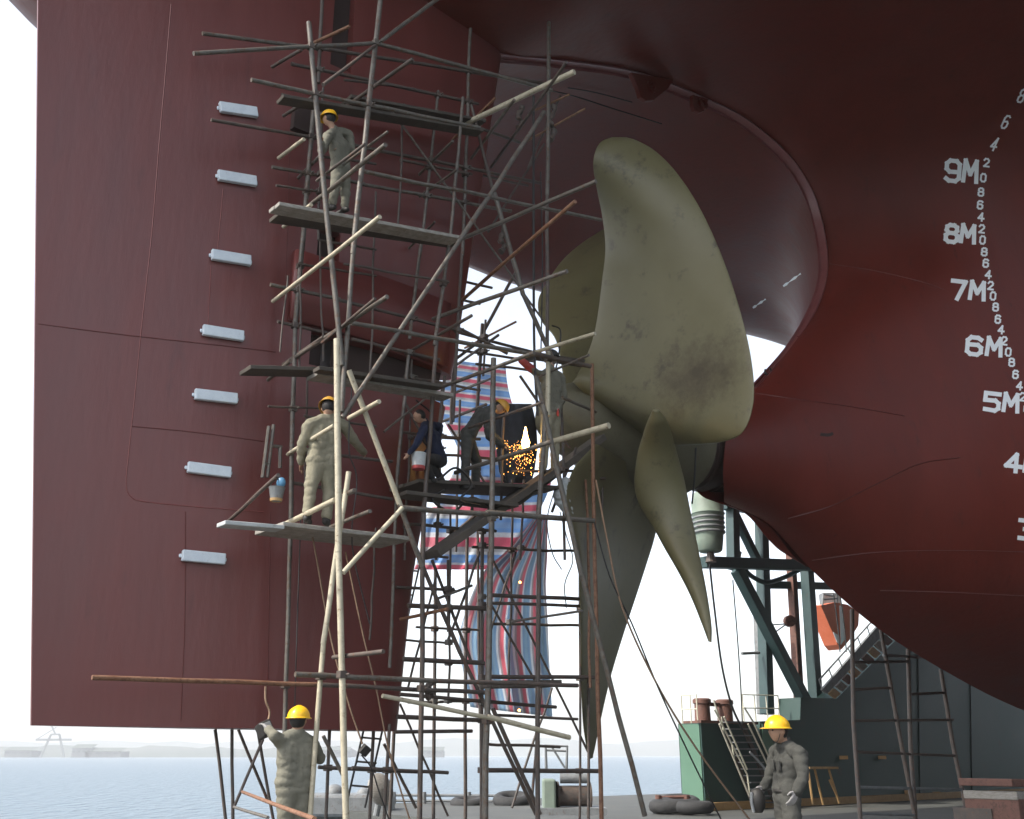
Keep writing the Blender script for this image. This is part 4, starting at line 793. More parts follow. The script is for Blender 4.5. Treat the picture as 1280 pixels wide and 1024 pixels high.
for x0, y0, x1, y1, s, w, m in [(505, 470, 600, 488, .3, 3.5, DARKT), (500, 540, 575, 548, .5, 3.5, DARKT), (520, 566, 640, 575, .2, 3.5, DARKT), (505, 655, 620, 664, .4, 4, DARKT), (500, 690, 560, 697, -.2, 3.5, DARKT), (590, 684, 740, 690, .1, 3.5, DARKT), (520, 784, 604, 788, -.2, 3, DARKT), (610, 780, 735, 782, -.3, 3.5, DARKT), (498, 800, 560, 804, .1, 3, STEEL), (510, 878, 600, 876, -.3, 3.5, DARKT),
    (602, 930, 700, 934, .1, 3.5, DARKT), (595, 455, 700, 468, .2, 3.5, DARKT), (640, 590, 742, 588, .8, 3.5, DARKT), (405, 196, 470, 205, .8, 3.5, DARKT), (398, 300, 470, 312, .8, 3.5, DARKT), (560, 210, 660, 232, -.3, 3, DARKT), (335, 508, 420, 512, .8, 3, DARKT)]:
    pole('ledger', x0, y0, x1, y1, s, None, w, m, wobble=.025)
for x0, y0, x1, y1, s, w, m in [(505, 500, 560, 610, .4, 3.5, DARKT), (600, 690, 560, 800, .2, 3.5, DARKT), (645, 690, 610, 800, 0, 3, DARKT), (545, 720, 510, 860, 0, 3, DARKT), (690, 860, 640, 1010, -.2, 3, DARKT), (500, 880, 560, 1020, -.3, 3, DARKT), (616, 700, 735, 940, -.2, 3, DARKT), (660, 210, 700, 120, .5, 3, DARKT), (610, 290, 680, 180, .3, 3, DARKT), (720, 560, 690, 640, .8, 3.5, DARKT), (560, 530, 610, 610, .3, 3, DARKT), (480, 540, 530, 500, .9, 3, STEEL)]:
    pole('brace', x0, y0, x1, y1, s, s, w, m, wobble=.025)
for k in range(26):
    ua, ub, us, ur = random.choice(POLES['upright'][:30]); y = random.choice((.15, .3, .45, .6, .75, .9)); p = ua.lerp(ub, y)
    if p.z < 2.5: continue
    a = p - N * random.uniform(.25, .7) + U * .06; b = p + N * random.uniform(.3, .9) + U * random.uniform(-.1, .2) + Z * random.uniform(-.06, .06)
    build('transom', MB().tube(wob(a, b, 3), random.uniform(.016, .024), 8), random.choice((DARKT, DARKT, STEEL, RUSTT)), SC, smooth=50)
for x0, y0, x1, y1, s, w, m in [(352, 118, 420, 135, .8, 3.5, DARKT), (345, 232, 430, 244, .8, 3.5, DARKT), (372, 330, 470, 345, .8, 3.5, DARKT), (360, 345, 350, 440, .8, 2.5, DARKT), (430, 100, 520, 112, .8, 3.5, DARKT), (500, 200, 590, 218, .8, 3.5, DARKT), (430, 330, 560, 352, 1.3, 3.5, DARKT), (380, 520, 470, 533, .8, 3.5, DARKT)]:
    pole('ledger', x0, y0, x1, y1, s, None, w, m, wobble=.03)
for x0, y0, x1, y1, s, w, m in [(404, 110, 398, 300, .8, 3.5, DARKT), (376, 330, 374, 470, .8, 3, DARKT), (505, 130, 496, 300, .8, 3, DARKT), (470, 240, 462, 470, .8, 3, DARKT), (384, 470, 380, 660, .7, 3, DARKT), (400, 300, 404, 452, .8, 2.6, DARKT)]:
    pole('upright', x0, y0, x1, y1, s, None, w, m, wobble=.03)
# clamps where an upright meets a ledger of the same plane
nc = 0
for ua, ub, us, ur in POLES['upright']:
    for la_, lb, ls, lr in POLES['ledger']:
        if abs(us - ls) > .35 or nc >= 85: continue
        t1_, _, z1_ = ship(ua); t2_, _, z2_ = ship(ub); t3_, _, z3_ = ship(la_); t4_, _, z4_ = ship(lb)
        den = (t1_ - t2_) * (z3_ - z4_) - (z1_ - z2_) * (t3_ - t4_)
        if abs(den) < 1e-6: continue
        f = ((t1_ - t3_) * (z3_ - z4_) - (z1_ - z3_) * (t3_ - t4_)) / den; g = ((t1_ - t3_) * (z1_ - z2_) - (z1_ - z3_) * (t1_ - t2_)) / den
        if 0 < f < 1 and 0 < g < 1:
            c = ua.lerp(ub, f); nc += 1
            mb = MB().box(c, .085, .085, .075, (U, N, Z)); mb.add(*[list(q) for q in (lambda q: (q.v, q.f))(MB().tube([c + U * .03 - N * .05, c + U * .03 + N * .10], .014, 6))])
            bevel(build('coupler', mb, DARKT if nc % 3 else STEEL, SC), .012)
# tied wire bundles and rags hanging on the tubes
for x, y, s, h in ((690, 130, 1.3, 45), (650, 132, .8, 28), (536, 852, .5, 20), (628, 285, .5, 30)):
    pts = [PS(x + 3 * math.sin(i * 1.7), y + h * i / 6, s) for i in range(7)]
    build('wire_tie', MB().tube(spline(pts, 3), [.02 + .035 * abs(math.sin(i * .8)) for i in range(19)], 7), DARKT, SC, smooth=True)
# rung ladder behind the lower tubes
ld = empty('rope_ladder', PS(510, 900, -.2), 'thin rung ladder hanging at the rudder\'s lower leading edge', 'ladder')
for x0, x1 in ((502, 452), (524, 476)): build('side_rope', MB().tube([PS(x0 + 2, 700, -.2), PS(x1 - 20, 1010, -.2)], .014, 6), BLACK, ld)
for i in range(10):
    y = 712 + 30 * i; k = (y - 700) / 310; build('rung', MB().tube([PS(500 - 66 * k, y, -.2), PS(524 - 66 * k, y + 2, -.2)], .014, 6), STEEL, ld)
# ---------------------------------------------------------------- boards
def board(x0, y0, x1, y1, s, width, th, m, label, group='scaffold boards', ds=0, cnt=1):
    a, b = PS(x0, y0, s), PS(x1, y1, s + ds)
    for k in range(cnt):
        off = N * (-(width + .02) * k) + Z * (.012 * (k % 2)); 
        o = build('scaffold_board', MB().beam(a + off, b + off, width, th), m); bevel(o, .008)
        tag(o, label if cnt == 1 else label.replace('#', ['front', 'middle', 'rear'][k]), 'board', group)
board(346, 257, 574, 299, 1.6, .13, .05, WOOD, '# pale board of the upper left platform the highest worker stands on', cnt=2)
board(344, 270, 572, 303, 1.2, .34, .05, WOODD, 'dark board under the rear of the upper left platform')
board(350, 124, 600, 166, 1.1, .20, .05, WOODD, 'grey board of the topmost platform beside the yellow helmet')
board(430, 128, 598, 158, .8, .40, .05, WOODD, 'dark board behind the topmost grey one')
board(306, 463, 420, 466, 1.1, .30, .05, WOODD, 'dark short board jutting left over the khaki worker\'s head')
board(395, 462, 548, 484, 1.4, .16, .05, WOODD, 'upper grey board of the level over the khaki worker')
board(390, 470, 560, 497, 1.2, .26, .05, WOOD, 'lower grey board of the level over the khaki worker')
board(276, 655, 350, 661, 1.6, .22, .045, PLANKL, 'short pale board end jutting left under the khaki worker\'s feet')
board(345, 658, 505, 676, 1.5, .34, .05, WOOD, '# grey board the khaki worker stands on', cnt=2)
board(539, 694, 690, 590, 1.0, .34, .10, WOODD, 'dark sloping board rising right under the welders')
board(640, 630, 748, 549, .7, .34, .10, WOODD, 'dark sloping board rising to the propeller hub')
board(514, 604, 690, 612, .9, .34, .05, WOODD, '# dark board of the welders\' platform', cnt=2)
board(500, 618, 640, 634, 1.1, .30, .05, WOODD, 'dark board lying lower and left under the crouching man')
board(612, 856, 690, 855, .8, .42, .09, WOODD, 'thick dark board across the foot of the long tarpaulin')
board(660, 444, 740, 456, .4, .25, .05, WOODD, 'dark board by the raised red sleeve')
# hanging steel frame, buckets, boxes
hf = empty('tool_frame', PS(340, 600, .8), 'small grey steel frame leaning on the rudder left of the khaki worker', 'frame')
for x0, y0, x1, y1 in ((336, 533, 328, 597), (342, 531, 334, 597), (338, 557, 352, 559), (330, 580, 336, 580), (350, 559, 350, 585)): build('bar', MB().tube([PS(x0, y0, .8), PS(x1, y1, .8)], .022, 6), STEEL, hf)
bk = empty('bucket', PS(345, 627, 1.0), 'dirty pale bucket with a blue rag hanging left of the khaki worker', 'bucket')
c = PS(345, 626, 1.0); q = 1 / ppm(c)
build('pail', MB().lathe(c, Z, [(0, 7 * q), (16 * q, 10 * q), (17 * q, 10.5 * q), (17 * q, 9.3 * q), (2 * q, 6.5 * q)], 20), GREYM, bk, smooth=40)
build('rim', MB().lathe(c - Z * .01, Z, [(0, 7.3 * q), (3.5 * q, 8 * q)], 20, False), OCHRE, bk)
build('handle', MB().tube([c + Z * 16 * q + U * 9 * q * math.cos(a) + Z * 12 * q * math.sin(a) for a in [i * math.pi / 8 for i in range(9)]], .008, 6), BLACK, bk)
build('rag', MB().ball(c + Z * 24 * q + U * 5 * q, 6 * q, 12, 8, (1, .6, 1.2)), BLUEP, bk, smooth=True)
bp_ = empty('paint_tub', PS(523, 583, 1.2), 'small white tub with a red base beside the blue clad crouching man', 'tub')
c = PS(523, 583, 1.2); q = 1 / ppm(c)
build('body', MB().lathe(c, Z, [(0, 8.5 * q), (17 * q, 9.5 * q), (17 * q, 8.5 * q), (3 * q, 7.5 * q)], 18), PLANKL, bp_, smooth=40); build('base', MB().lathe(c - Z * 4 * q, Z, [(0, 8.2 * q), (4 * q, 8.6 * q)], 18), REDG, bp_)
def cable(name, pts, s, label, r=.009, m=BLACK, cat='cable', grp='cables and ropes on the scaffold'):
    P = [PS(p[0], p[1], p[2] if len(p) > 2 else s) for p in pts]; return tag(build(name, MB().tube(spline(P, 6), r, 6), m, smooth=True), label, cat, grp)
cable('rope', [(745, 600), (760, 680), (778, 760), (820, 853), (870, 935), (938, 1026)], 1.8, 'long brown rope from the rusty upright down to the deck by the stairs', .014, ROPE, 'rope')
cable('rope', [(742, 650), (762, 720), (790, 780), (822, 858), (860, 940), (902, 1026)], 1.8, 'darker rope running just below the long brown one', .011, BLACK, 'rope')
cable('cable', [(887, 705), (893, 760), (902, 830), (914, 880), (928, 912)], -6, 'black cable hanging from the cross beam end to the stair head', .03)
cable('cable', [(916, 725), (922, 800), (926, 860), (928, 905)], -7, 'thin black cable dropping straight just right of the curved one', .02)
cable('rope', [(937, 940), (960, 966), (997, 1026)], 3.6, 'pale grey rope crossing the right worker\'s coat', .012, GREYM, 'rope')
cable('cable', [(667, 120), (667, 320), (668, 440), (672, 520)], 1.1, 'thick black hoist cable left of the tallest thin upright', .020)
cable('cable', [(676, 215), (678, 330), (676, 450)], 1.1, 'thin dark cable right of the hoist cable', .010)
cable('cable', [(432, 690), (453, 790), (470, 860), (484, 929), (500, 985), (512, 1024)], 1.0, 'thin cable slanting down right across the rudder corner', .010, ROPE)
cable('cable', [(385, 640), (396, 700), (414, 800), (436, 880), (453, 930)], 1.2, 'thin cable carrying the hanging black plate', .010, ROPE)
cable('cable', [(452, 944), (464, 960), (474, 990), (486, 1024)], 1.2, 'thin cable below the hanging black plate', .008)
cable('cable', [(332, 858), (332, 875), (337, 890), (334, 905)], 1.3, 'short rusty cable above the black lamp box', .012, ROPE)
cable('cable', [(440, 480), (436, 560), (446, 600), (440, 680), (462, 780)], 1.5, 'long thin cable beside the pale upright', .008)
cable('cable', [(376, 650), (372, 760), (368, 900)], .9, 'thin cord hanging beside the left rear upright', .007)
cable('cable', [(690, 407), (700, 412), (700, 430), (697, 452), (692, 470)], .9, 'black cable loop around the standing worker\'s head', .012)
cable('cable', [(694, 610), (684, 650), (690, 690), (702, 712)], 1.0, 'thin black hose loop hanging left under the hub', .008)
cable('cable', [(700, 640), (708, 670), (716, 700), (706, 730), (708, 760)], 1.0, 'thin black hose loop hanging right under the hub', .008)
cable('cable', [(687, 113), (720, 121), (760, 134), (827, 155)], -.8, 'thin cable stretched from the scaffold head to the aperture roof', .012)
cable('cable', [(710, 110), (745, 116), (790, 128)], -.8, 'short cable above the stretched one', .010)
cable('cable', [(520, 500), (540, 520), (528, 548), (545, 566)], .8, 'hose tangle by the crouching man', .012)
cable('cable', [(548, 600), (570, 585), (590, 606), (575, 625), (600, 632)], 1.3, 'black hose coil on the welders\' platform', .016)
cable('cable', [(556, 612), (540, 624), (566, 640), (590, 622), (622, 640)], 1.2, 'second black hose coil on the welders\' platform', .016)
lb = empty('lamp_box', PS(331, 912, 1.5), 'black square work lamp box held up at the rudder\'s lower edge', 'lamp')
c = PS(331, 912, 1.5); q = 1 / ppm(c); R = Matrix.Rotation(-.5, 3, 'Y')
bevel(build('case', MB().box(c, 17 * q, .14, 19 * q, tuple(R @ v for v in (U, N, Z))), BOOT, lb), .02); bevel(build('glass', MB().box(c + R @ (N * .08), 11 * q, .02, 12 * q, tuple(R @ v for v in (U, N, Z))), GREYM, lb), .005)
hp = PS(456, 938, 1.2); q = 1 / ppm(hp); R = Matrix.Rotation(math.radians(40), 3, 'Y')
o = build('hanging_plate', MB().box(hp, 12 * q, .06, 12 * q, tuple(R @ v for v in (U, N, Z))), BOOT); tag(o, 'small black diamond shaped plate hanging on a thin cable below the rudder', 'plate'); bevel(o, .01)
# ================================================================= welding arc and sparks
wc = PS(657, 553, 1.0)
ar = build('welding_flame', MB().lathe(PS(657, 562, 1.0), Z, [(0, .02), (.04, .05), (.11, .062), (.18, .036), (.25, .026), (.34, .006)], 12), emit('flame', (1, .60, .16), 20), smooth=True); tag(ar, 'bright orange white welding flame before the dark blue sheet', 'flame')
m = MB()
for i in range(190):
    a = random.uniform(-1, 1); r = abs(random.gauss(0, .2)); p = PS(657, 556, 1.0) + U * random.gauss(-.06, .15) + N * random.gauss(0, .08) + Z * (-abs(random.gauss(0, .20)))
    d = (p - wc).normalized() * random.uniform(.004, .02); w = random.uniform(.0010, .0026); m.tube([p, p + d], w, 3)
tag(build('sparks', m, emit('spark', (1, .36, .07), 9)), 'shower of tiny orange welding sparks falling under the flame', 'sparks', kind='stuff')
for i, (x, y, lab) in enumerate(((650, 728, 'glowing slag drop before the upright striped tarpaulin near its top'), (649, 888, 'glowing slag drop at the hem of the upright striped tarpaulin'))):
    tag(build('slag_drop', MB().ball(PS(x, y, .3), .018, 8, 6), bpy.data.materials['spark'], smooth=True), lab, 'spark', 'glowing slag drops')
# ================================================================= people
def caps(mb, joints, flat=1.0):
    for (a, ra), (b, rb) in zip(joints, joints[1:]): mb.capsule(a, b, ra, rb, 14)
def remesh(name, mb, m, parent, voxel, fold=0, seed=0, smooth_it=4):
    o = build(name, mb, m, parent, smooth=True)
    r = o.modifiers.new('remesh', 'REMESH'); r.mode = 'VOXEL'; r.voxel_size = voxel; r.use_smooth_shade = True
    s = o.modifiers.new('smooth', 'SMOOTH'); s.iterations = smooth_it; s.factor = .5
    dg = bpy.context.evaluated_depsgraph_get(); me = bpy.data.meshes.new_from_object(o.evaluated_get(dg)); o.modifiers.clear(); old = o.data; o.data = me; bpy.data.meshes.remove(old)
    if fold:
        for v in me.vertices:
            c = v.co * 6.5 + Vector((seed, seed * 2, 0)); n1 = noise.noise(Vector((c.x * .8, c.y * .8, c.z * 1.9))); n2 = noise.noise(c * 2.6)
            v.co += v.normal * (fold * (abs(n1) * 2.0 - .4 + .25 * n2))
    for p in me.polygons: p.use_smooth = True
    if not me.materials: me.materials.append(m)
    return o
def head_mesh(c, r, F, Up):
    """r: half head height; F facing; Up crown"""
    F = (F - Up * F.dot(Up)).normalized(); R = F.cross(Up).normalized(); vs = []; fs = []; nu, nv = 28, 22
    for i in range(nv + 1):
        th = math.pi * i / nv; z = math.cos(th)
        for k in range(nu):
            a = 2 * math.pi * k / nu; x = math.sin(th) * math.cos(a); y = math.sin(th) * math.sin(a)      # y forward
            sx, sy = .74, .88
            if z < 0: sx *= 1 - .28 * (-z); sy *= 1 - .12 * (-z)
            px, py, pz = x * sx, y * sy, z * 1.0
            if y > .2:
                py += .16 * math.exp(-((x / .13) ** 2) - ((z + .12) / .17) ** 2)      # nose
                py -= .07 * (math.exp(-(((x - .3) / .14) ** 2) - ((z - .05) / .1) ** 2) + math.exp(-(((x + .3) / .14) ** 2) - ((z - .05) / .1) ** 2))
                py += .05 * math.exp(-((x / .25) ** 2) - ((z + .42) / .07) ** 2) - .035 * math.exp(-((x / .25) ** 2) - ((z + .47) / .03) ** 2)
                py += .09 * math.exp(-((x / .25) ** 2) - ((z + .8) / .15) ** 2)      # chin
                py += .035 * math.exp(-((x / .4) ** 2) - ((z - .2) / .09) ** 2)
            vs.append(c + R * px * r + F * py * r + Up * pz * r)
    for i in range(nv):
        for k in range(nu): fs.append((i * nu + k, (i + 1) * nu + k, (i + 1) * nu + (k + 1) % nu, i * nu + (k + 1) % nu))
    m = MB().add(vs, fs)
    for sg in (-1, 1): m.ball(c + R * sg * .76 * r - Up * .08 * r - F * .05 * r, .2 * r, 10, 8, (.35, .8, 1.2), Matrix((R, F, Up)).transposed())
    return m
def hand(mb, wrist, d, side, k, curl=.5):
    """palm and five fingers; d pointing direction, side = thumb side"""
    d = d.normalized(); side = (side - d * side.dot(d)).normalized(); nrm = d.cross(side).normalized(); L = k
    for j in (-1.2, -.4, .4, 1.2): mb.capsule(wrist + side * j * .010 * L, wrist + d * .085 * L + side * j * .019 * L, .015 * L, .0125 * L, 8)
    for j, ln in ((1.5, .068), (.5, .078), (-.5, .072), (-1.5, .056)):
        p = wrist + d * .09 * L + side * j * .0185 * L; a = curl * .6
        q = p + (d * math.cos(a) + nrm * math.sin(a)) * ln * .5 * L; r = q + (d * math.cos(a * 2.2) + nrm * math.sin(a * 2.2)) * ln * .5 * L
        mb.capsule(p, q, .0095 * L, .0085 * L, 8); mb.capsule(q, r, .0085 * L, .007 * L, 8)
    p = wrist + d * .03 * L + side * .03 * L; q = p + (d * .6 + side * .7 + nrm * .2).normalized() * .038 * L; r = q + (d * .9 + side * .2 + nrm * .3).normalized() * .03 * L
    mb.capsule(p, q, .0115 * L, .010 * L, 8); mb.capsule(q, r, .010 * L, .008 * L, 8)
def person(label, J, face, hr, jacket, trousers, helmet=None, hands=SKIN, sc=1.0, voxel=.014, tilt=Z, armm=None, curl=.5, seed=0, group=None, hem=None, hood=False):
    """J: joints as (px, py, s); hr: half head height in px; radii scale with it"""
    P = {k: PS(*v) for k, v in J.items()}; q = hr / 11.5 * 11.5 / ppm(P['head']) ; u = q / .115 if False else (hr / ppm(P['head'])) / .118   # u = body scale
    base = min(P['ankle_l'].z, P['ankle_r'].z) - .08 * u
    e = empty('person', Vector((P['pelvis'].x, P['pelvis'].y, base)), label, 'person', group)
    up = tilt.normalized(); F = Vector(face).normalized()
    b = head_mesh(P['head'], .118 * u, F, up)
    sh = (P['sh_r'] - P['sh_l']).normalized()
    b.capsule(P['head'] - up * .05 * u - F * .02 * u, P['neck'], .052 * u, .058 * u, 12)
    caps(b, [(P['neck'], .05 * u), (P['chest'], .055 * u), (P['pelvis'], .055 * u)])
    for sd in 'lr':
        caps(b, [(P['neck'], .05 * u), (P['sh_' + sd], .045 * u), (P['el_' + sd], .036 * u), (P['wr_' + sd], .024 * u)])
        caps(b, [(P['pelvis'], .05 * u), (P['kn_' + sd], .04 * u), (P['ankle_' + sd], .03 * u)])
        d = P['wr_' + sd] - P['el_' + sd]
        if hands is SKIN: hand(b, P['wr_' + sd], d, F, u, curl)
    remesh('body', b, SKIN, e, min(voxel, .011) * u if voxel < .012 else voxel * u, smooth_it=1)
    if hands is not SKIN:
        for sd in 'lr':
            g = MB(); hand(g, P['wr_' + sd] - (P['wr_' + sd] - P['el_' + sd]).normalized() * .02, P['wr_' + sd] - P['el_' + sd], F, u * 1.15, curl); remesh('glove', g, hands, e, .008 * u, smooth_it=1)
    j = MB(); sw = sh * .11 * u
    C = P['chest']; pv = P['pelvis']; low = C.lerp(pv, .85) if hem is None else C.lerp(pv, hem)
    for f in (-1, -.4, .4, 1): caps(j, [(P['neck'].lerp(C, .35) + sw * f * .6, .07 * u), (C + sw * f, .105 * u), (C.lerp(pv, .5) + sw * f * .8, .105 * u), (low + sw * f * .85, .115 * u)])
    for sd in 'lr': caps(j, [(P['neck'].lerp(P['sh_' + sd], .3), .07 * u), (P['sh_' + sd], .078 * u), (P['el_' + sd], .062 * u), (P['wr_' + sd], .048 * u)])
    j.capsule(P['neck'] - up * .01, P['neck'] + up * .03 * u, .07 * u, .066 * u, 12)
    remesh('jacket', j, jacket, e, voxel * u, fold=.013 * u, seed=seed)
    t = MB(); hp_ = sh * .075 * u
    for sd, g in (('l', -1), ('r', 1)): caps(t, [(pv + hp_ * g + Z * .03, .112 * u), (P['kn_' + sd], .078 * u), (P['ankle_' + sd] + (P['kn_' + sd] - P['ankle_' + sd]).normalized() * .03, .068 * u)])
    t.capsule(pv - hp_, pv + hp_, .115 * u, .115 * u, 12)
    remesh('trousers', t, trousers, e, voxel * u, fold=.012 * u, seed=seed + 4)
    for sd in 'lr':
        a = P['ankle_' + sd]; bt = MB(); Fh = Vector((F.x, F.y, 0)).normalized(); bt.capsule(a + Z * .04 * u, a - Z * .03 * u, .055 * u, .055 * u); bt.capsule(a - Z * .045 * u - Fh * .05 * u, a - Z * .05 * u + Fh * .14 * u, .042 * u, .036 * u)
        remesh('boot', bt, BOOT, e, .012 * u)
    R = F.cross(up).normalized(); F2 = up.cross(R).normalized()
    hb = MB(); hb.ball(P['head'] + up * .02 * u - F2 * .022 * u, .112 * u, 16, 12, (.80, .88, 1.0), Matrix((R, F2, up)).transposed())
    build('hair', hb, HAIR, e, smooth=True)
    for sg in (-1, 1): build('eye', MB().ball(P['head'] + R * sg * .034 * u + F2 * .093 * u + up * .008 * u, .009 * u, 8, 6), HAIR, e, smooth=True)
    if helmet:
        c = P['head'] + up * .035 * u; M3 = Matrix((R, F2, up)).transposed(); vs = []; fs = []; nu, nv = 28, 9
        for lay, g in ((0, 1.0), (1, .94)):
            for i in range(nv + 1):
                th = math.pi / 2 * i / nv
                for k in range(nu):
                    a = 2 * math.pi * k / nu; x, y, z = math.sin(th) * math.cos(a) * .122, math.sin(th) * math.sin(a) * .142, math.cos(th) * .125
                    if abs(x) < .018 and lay == 0: z += .006
                    vs.append(c + M3 @ (Vector((x, y, z)) * u * g))
        for lay in (0, 1):
            o0 = lay * (nv + 1) * nu
            for i in range(nv):
                for k in range(nu): fs.append((o0 + i * nu + k, o0 + (i + 1) * nu + k, o0 + (i + 1) * nu + (k + 1) % nu, o0 + i * nu + (k + 1) % nu))
        hm = build('helmet', MB().add(vs, fs), helmet, e, smooth=True)
        br = MB(); rws = []
        for g, dz in ((1.0, .004), (1.12, -.006), (1.12, -.012), (1.0, -.006)):
            rws.append([c + M3 @ (Vector((math.cos(a) * .122 * g, math.sin(a) * (.142 * g + (.045 if math.sin(a) > .3 and g > 1.05 else 0)), dz)) * u) for a in [2 * math.pi * k / 28 for k in range(29)]])
        br.grid(rws + [rws[0]]); build('brim', br, helmet, hm, smooth=True)
    return e, P, u, F, up
away = -(PS(400, 550, 1).normalized()) if False else Vector((-.1, 1, 0))
# upper worker on the top left platform
person('worker in grey overalls and yellow helmet on the highest platform, half hidden by tubes', dict(head=(411, 149, 1.25), neck=(417, 163, 1.25), chest=(424, 184, 1.25), pelvis=(426, 214, 1.25), sh_l=(409, 172, 1.35), el_l=(402, 190, 1.45), wr_l=(402, 178, 1.6), sh_r=(436, 168, 1.2), el_r=(440, 188, 1.2), wr_r=(424, 186, 1.3),
   kn_l=(418, 238, 1.3), ankle_l=(415, 257, 1.25), kn_r=(432, 238, 1.2), ankle_r=(431, 260, 1.2)), (-.8, .5, -.1), 9.2, CLOTH, CLOTH, HELM, seed=1, voxel=.018)
# khaki worker mid left, seen from behind
person('worker in pale khaki jacket and trousers seen from behind before the rudder', dict(head=(411, 511, 1.4), neck=(410, 521, 1.4), chest=(407, 545, 1.4), pelvis=(401, 582, 1.4), sh_l=(387, 531, 1.4), el_l=(377, 556, 1.35), wr_l=(376, 578, 1.2), sh_r=(431, 533, 1.4), el_r=(445, 554, 1.3), wr_r=(455, 566, 1.0),
   kn_l=(388, 614, 1.4), ankle_l=(384, 645, 1.4), kn_r=(411, 616, 1.4), ankle_r=(408, 649, 1.4)), (.05, 1, -.35), 11.5, CLOTH3, CLOTH3, HELMO, tilt=Vector((0, .45, 1)), seed=2, voxel=.016)
# lower left worker holding the lamp box
person('worker in grey green overalls and yellow helmet reaching up under the rudder corner', dict(head=(373, 901, 1.8), neck=(372, 916, 1.8), chest=(369, 942, 1.8), pelvis=(366, 990, 1.8), sh_l=(353, 928, 1.8), el_l=(342, 920, 1.85), wr_l=(336, 912, 1.75), sh_r=(391, 931, 1.8), el_r=(400, 948, 1.75), wr_r=(398, 944, 1.5),
   kn_l=(356, 1048, 1.8), ankle_l=(354, 1104, 1.8), kn_r=(377, 1048, 1.8), ankle_r=(378, 1104, 1.8)), (.12, 1, .15), 13.5, CLOTH, CLOTH, HELM, hands=GLOVE, seed=3, voxel=.015, hem=.8)
# right worker on deck
RW = person('worker in dark grey overalls and bright yellow helmet standing on the deck facing left', dict(head=(972, 914, 4.2), neck=(981, 930, 4.2), chest=(984, 954, 4.2), pelvis=(984, 1000, 4.2), sh_l=(970, 941, 3.95), el_l=(963, 970, 3.9), wr_l=(955, 984, 3.85), sh_r=(1001, 944, 4.5), el_r=(1004, 972, 4.55), wr_r=(996, 990, 4.5),
   kn_l=(979, 1052, 4.1), ankle_l=(978, 1104, 4.1), kn_r=(993, 1052, 4.35), ankle_r=(994, 1104, 4.35)), (-.86, -.42, -.12), 14, CLOTH2, CLOTH2, HELM, hands=GLOVE, seed=4, voxel=.013, hem=.75)
c = PS(947, 1003, 3.85); q = 1 / ppm(c); mk = empty('welding_mask', c, 'dark welding mask with a grey rim held low by the right worker', 'mask')
build('shell', MB().lathe(c - Z * 12 * q, Z, [(0, 5 * q), (6 * q, 9 * q), (18 * q, 10 * q), (26 * q, 7 * q), (29 * q, 2 * q)], 18), BOOT, mk, smooth=50)
build('rim', MB().tube([c + Vector((-8 * q, -.05, 12 * q)), c + Vector((-9 * q, -.06, 0)), c + Vector((-7 * q, -.05, -11 * q))], .018, 8), GREYM, mk)
# crouching man in blue
person('dark clad man in a navy jacket crouching left of the welders', dict(head=(524, 521, .95), neck=(532, 529, .95), chest=(540, 545, .95), pelvis=(550, 577, .9), sh_l=(530, 536, 1.15), el_l=(520, 556, 1.25), wr_l=(512, 566, 1.2), sh_r=(549, 534, .75), el_r=(545, 556, .7), wr_r=(532, 566, .7),
   kn_l=(528, 573, 1.15), ankle_l=(540, 598, 1.05), kn_r=(534, 570, .7), ankle_r=(550, 597, .75)), (-.95, -.1, -.4), 8.5, BLUEC, mat('black cotton', (.018, .018, .02), rough=.95), None, seed=5, voxel=.018, tilt=Vector((-.4, 0, 1)))
# bent welder
person('welder in dark grey overalls bent double with his ochre helmet low', dict(head=(625, 510, .95), neck=(614, 512, .95), chest=(601, 519, .95), pelvis=(584, 546, .9), sh_l=(610, 522, 1.15), el_l=(611, 546, 1.15), wr_l=(628, 557, 1.1), sh_r=(606, 515, .75), el_r=(612, 542, .7), wr_r=(630, 554, .8),
   kn_l=(582, 577, 1.0), ankle_l=(581, 606, 1.0), kn_r=(596, 577, .75), ankle_r=(595, 604, .75)), (.75, -.2, -.6), 8.8, CLOTH2, CLOTH2, HELMO, seed=6, voxel=.018, tilt=Vector((.75, 0, .65)))
tc_ = empty('cutting_torch', PS(640, 558, 1.0), 'thin cutting torch in the bent welder\'s hands', 'torch')
build('tube', MB().tube([PS(628, 560, 1.0), PS(644, 561, 1.0), PS(655, 562, 1.0)], .014, 8), STEEL, tc_); build('grip', MB().tube([PS(624, 558, 1.0), PS(634, 560, 1.0)], .022, 8), BOOT, tc_)
# standing worker by the hub
e, P, u, F, up_ = person('worker in worn grey overalls standing by the hub with one red sleeved arm raised left', dict(head=(690, 449, 1.0), neck=(688, 461, 1.0), chest=(689, 480, 1.0), pelvis=(688, 520, 1.0), sh_l=(677, 472, 1.0), el_l=(664, 461, 1.05), wr_l=(652, 451, 1.1), sh_r=(701, 473, .95), el_r=(705, 495, .95), wr_r=(698, 512, 1.1),
   kn_l=(681, 556, 1.05), ankle_l=(678, 588, 1.0), kn_r=(694, 556, .95), ankle_r=(693, 590, .95)), (-.1, 1, 0), 9, CLOTH, CLOTH3, mat('dark helmet plastic', (.03, .03, .03), rough=.4), hands=REDG, seed=7, voxel=.018)
m = MB(); caps(m, [(P['el_l'], .068 * u), (P['wr_l'], .055 * u)]); build('red_sleeve', m, REDG, e, smooth=True)
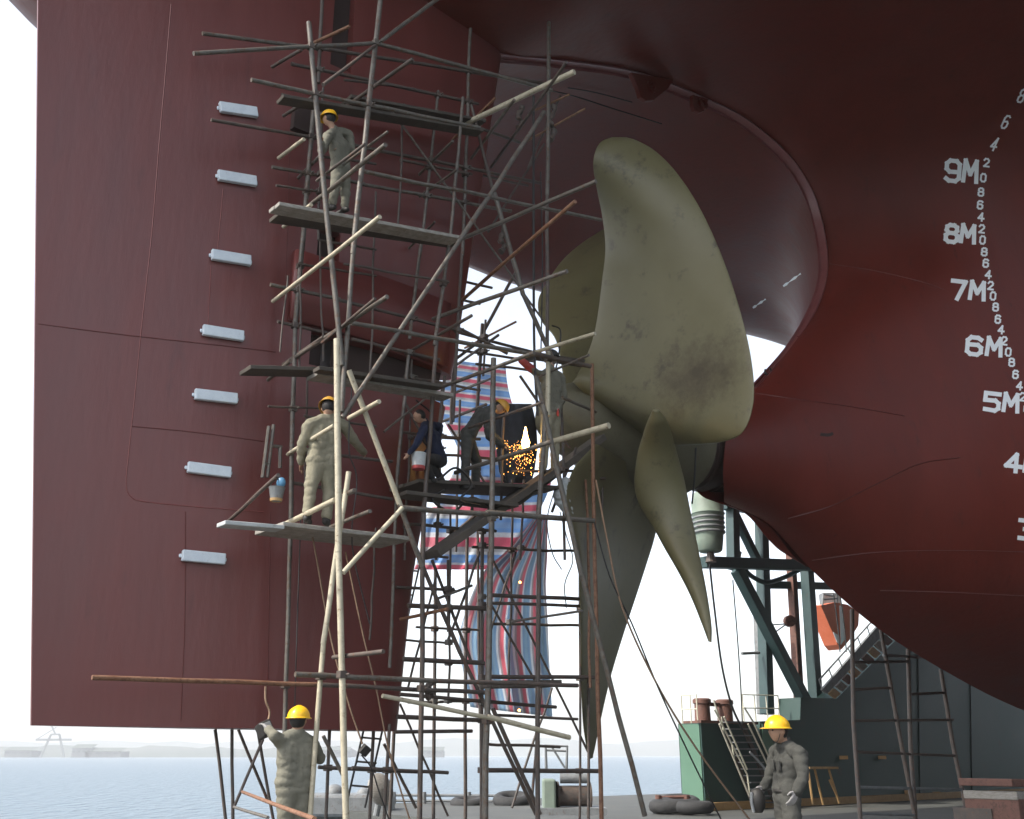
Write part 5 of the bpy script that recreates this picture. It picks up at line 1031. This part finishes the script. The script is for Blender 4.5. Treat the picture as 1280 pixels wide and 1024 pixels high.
# small things on the right worker's coat
e_, P_, u_, F_2, _ = RW
sd_ = (P_['sh_r'] - P_['sh_l']).normalized(); fr0 = sd_.cross(Z); fr0 = fr0 if fr0.dot(F_2) > 0 else -fr0
for k, (f, w) in enumerate(((.25, .10), (.25, .10))):
    c = P_['chest'].lerp(P_['pelvis'], .05) + fr0 * .134 * u_ + sd_ * (.07 if k else -.07) * u_
    bevel(build('pocket', MB().box(c, .085 * u_, .02, .10 * u_, (sd_, fr0, Z)), CLOTH2, e_), .006)
build('collar', MB().tube([P_['neck'] + (sd_ * math.cos(a) * .075 + fr0 * math.sin(a) * .07) * u_ + Z * .015 for a in [i * math.pi / 8 - 1.2 for i in range(15)]], .018 * u_, 8), CLOTH2, e_, smooth=True)
build('belt', MB().tube([P_['pelvis'].lerp(P_['chest'], .25) + (sd_ * math.cos(a) * .155 + fr0 * math.sin(a) * .125) * u_ for a in [i * math.pi / 12 for i in range(25)]], .016 * u_, 8), BOOT, e_, smooth=True)
build('chin_strap', MB().tube(spline([P_['head'] + (sd_ * .085 + Z * .02) * u_, P_['head'] + (sd_ * .06 - Z * .09 + fr0 * .03) * u_, P_['head'] + (-Z * .118 + fr0 * .05) * u_, P_['head'] + (-sd_ * .06 - Z * .09 + fr0 * .03) * u_, P_['head'] + (-sd_ * .085 + Z * .02) * u_], 4), .004, 6), BOOT, e_, smooth=True)
# pale rag bundle under the hub
m = MB(); caps(m, [(PS(706, 602, 1.0), .07), (PS(700, 620, 1.0), .11), (PS(710, 640, 1.0), .08)])
tag(remesh('rag_bundle', m, PLANKL, None, .02, fold=.03), 'crumpled pale rag bundle hanging under the propeller hub', 'rag')
# ================================================================= air
hz = MB(); hz.hexa([Vector((x, y, z)) for z in (-4, 60) for x, y in ((-2600, -60), (3000, -60), (3000, 3200), (-2600, 3200))])
hm_ = bpy.data.materials.new('pale air'); hm_.use_nodes = True; n_ = hm_.node_tree; n_.nodes.remove(n_.nodes['Principled BSDF'])
pv_ = n_.nodes.new('ShaderNodeVolumePrincipled'); pv_.inputs['Density'].default_value = .0004; pv_.inputs['Color'].default_value = (.93, .95, .97, 1); n_.links.new(pv_.outputs[0], n_.nodes['Material Output'].inputs['Volume'])
HZ = build('haze', hz, hm_); tag(HZ, kind='stuff', label='pale harbour haze', cat='haze')
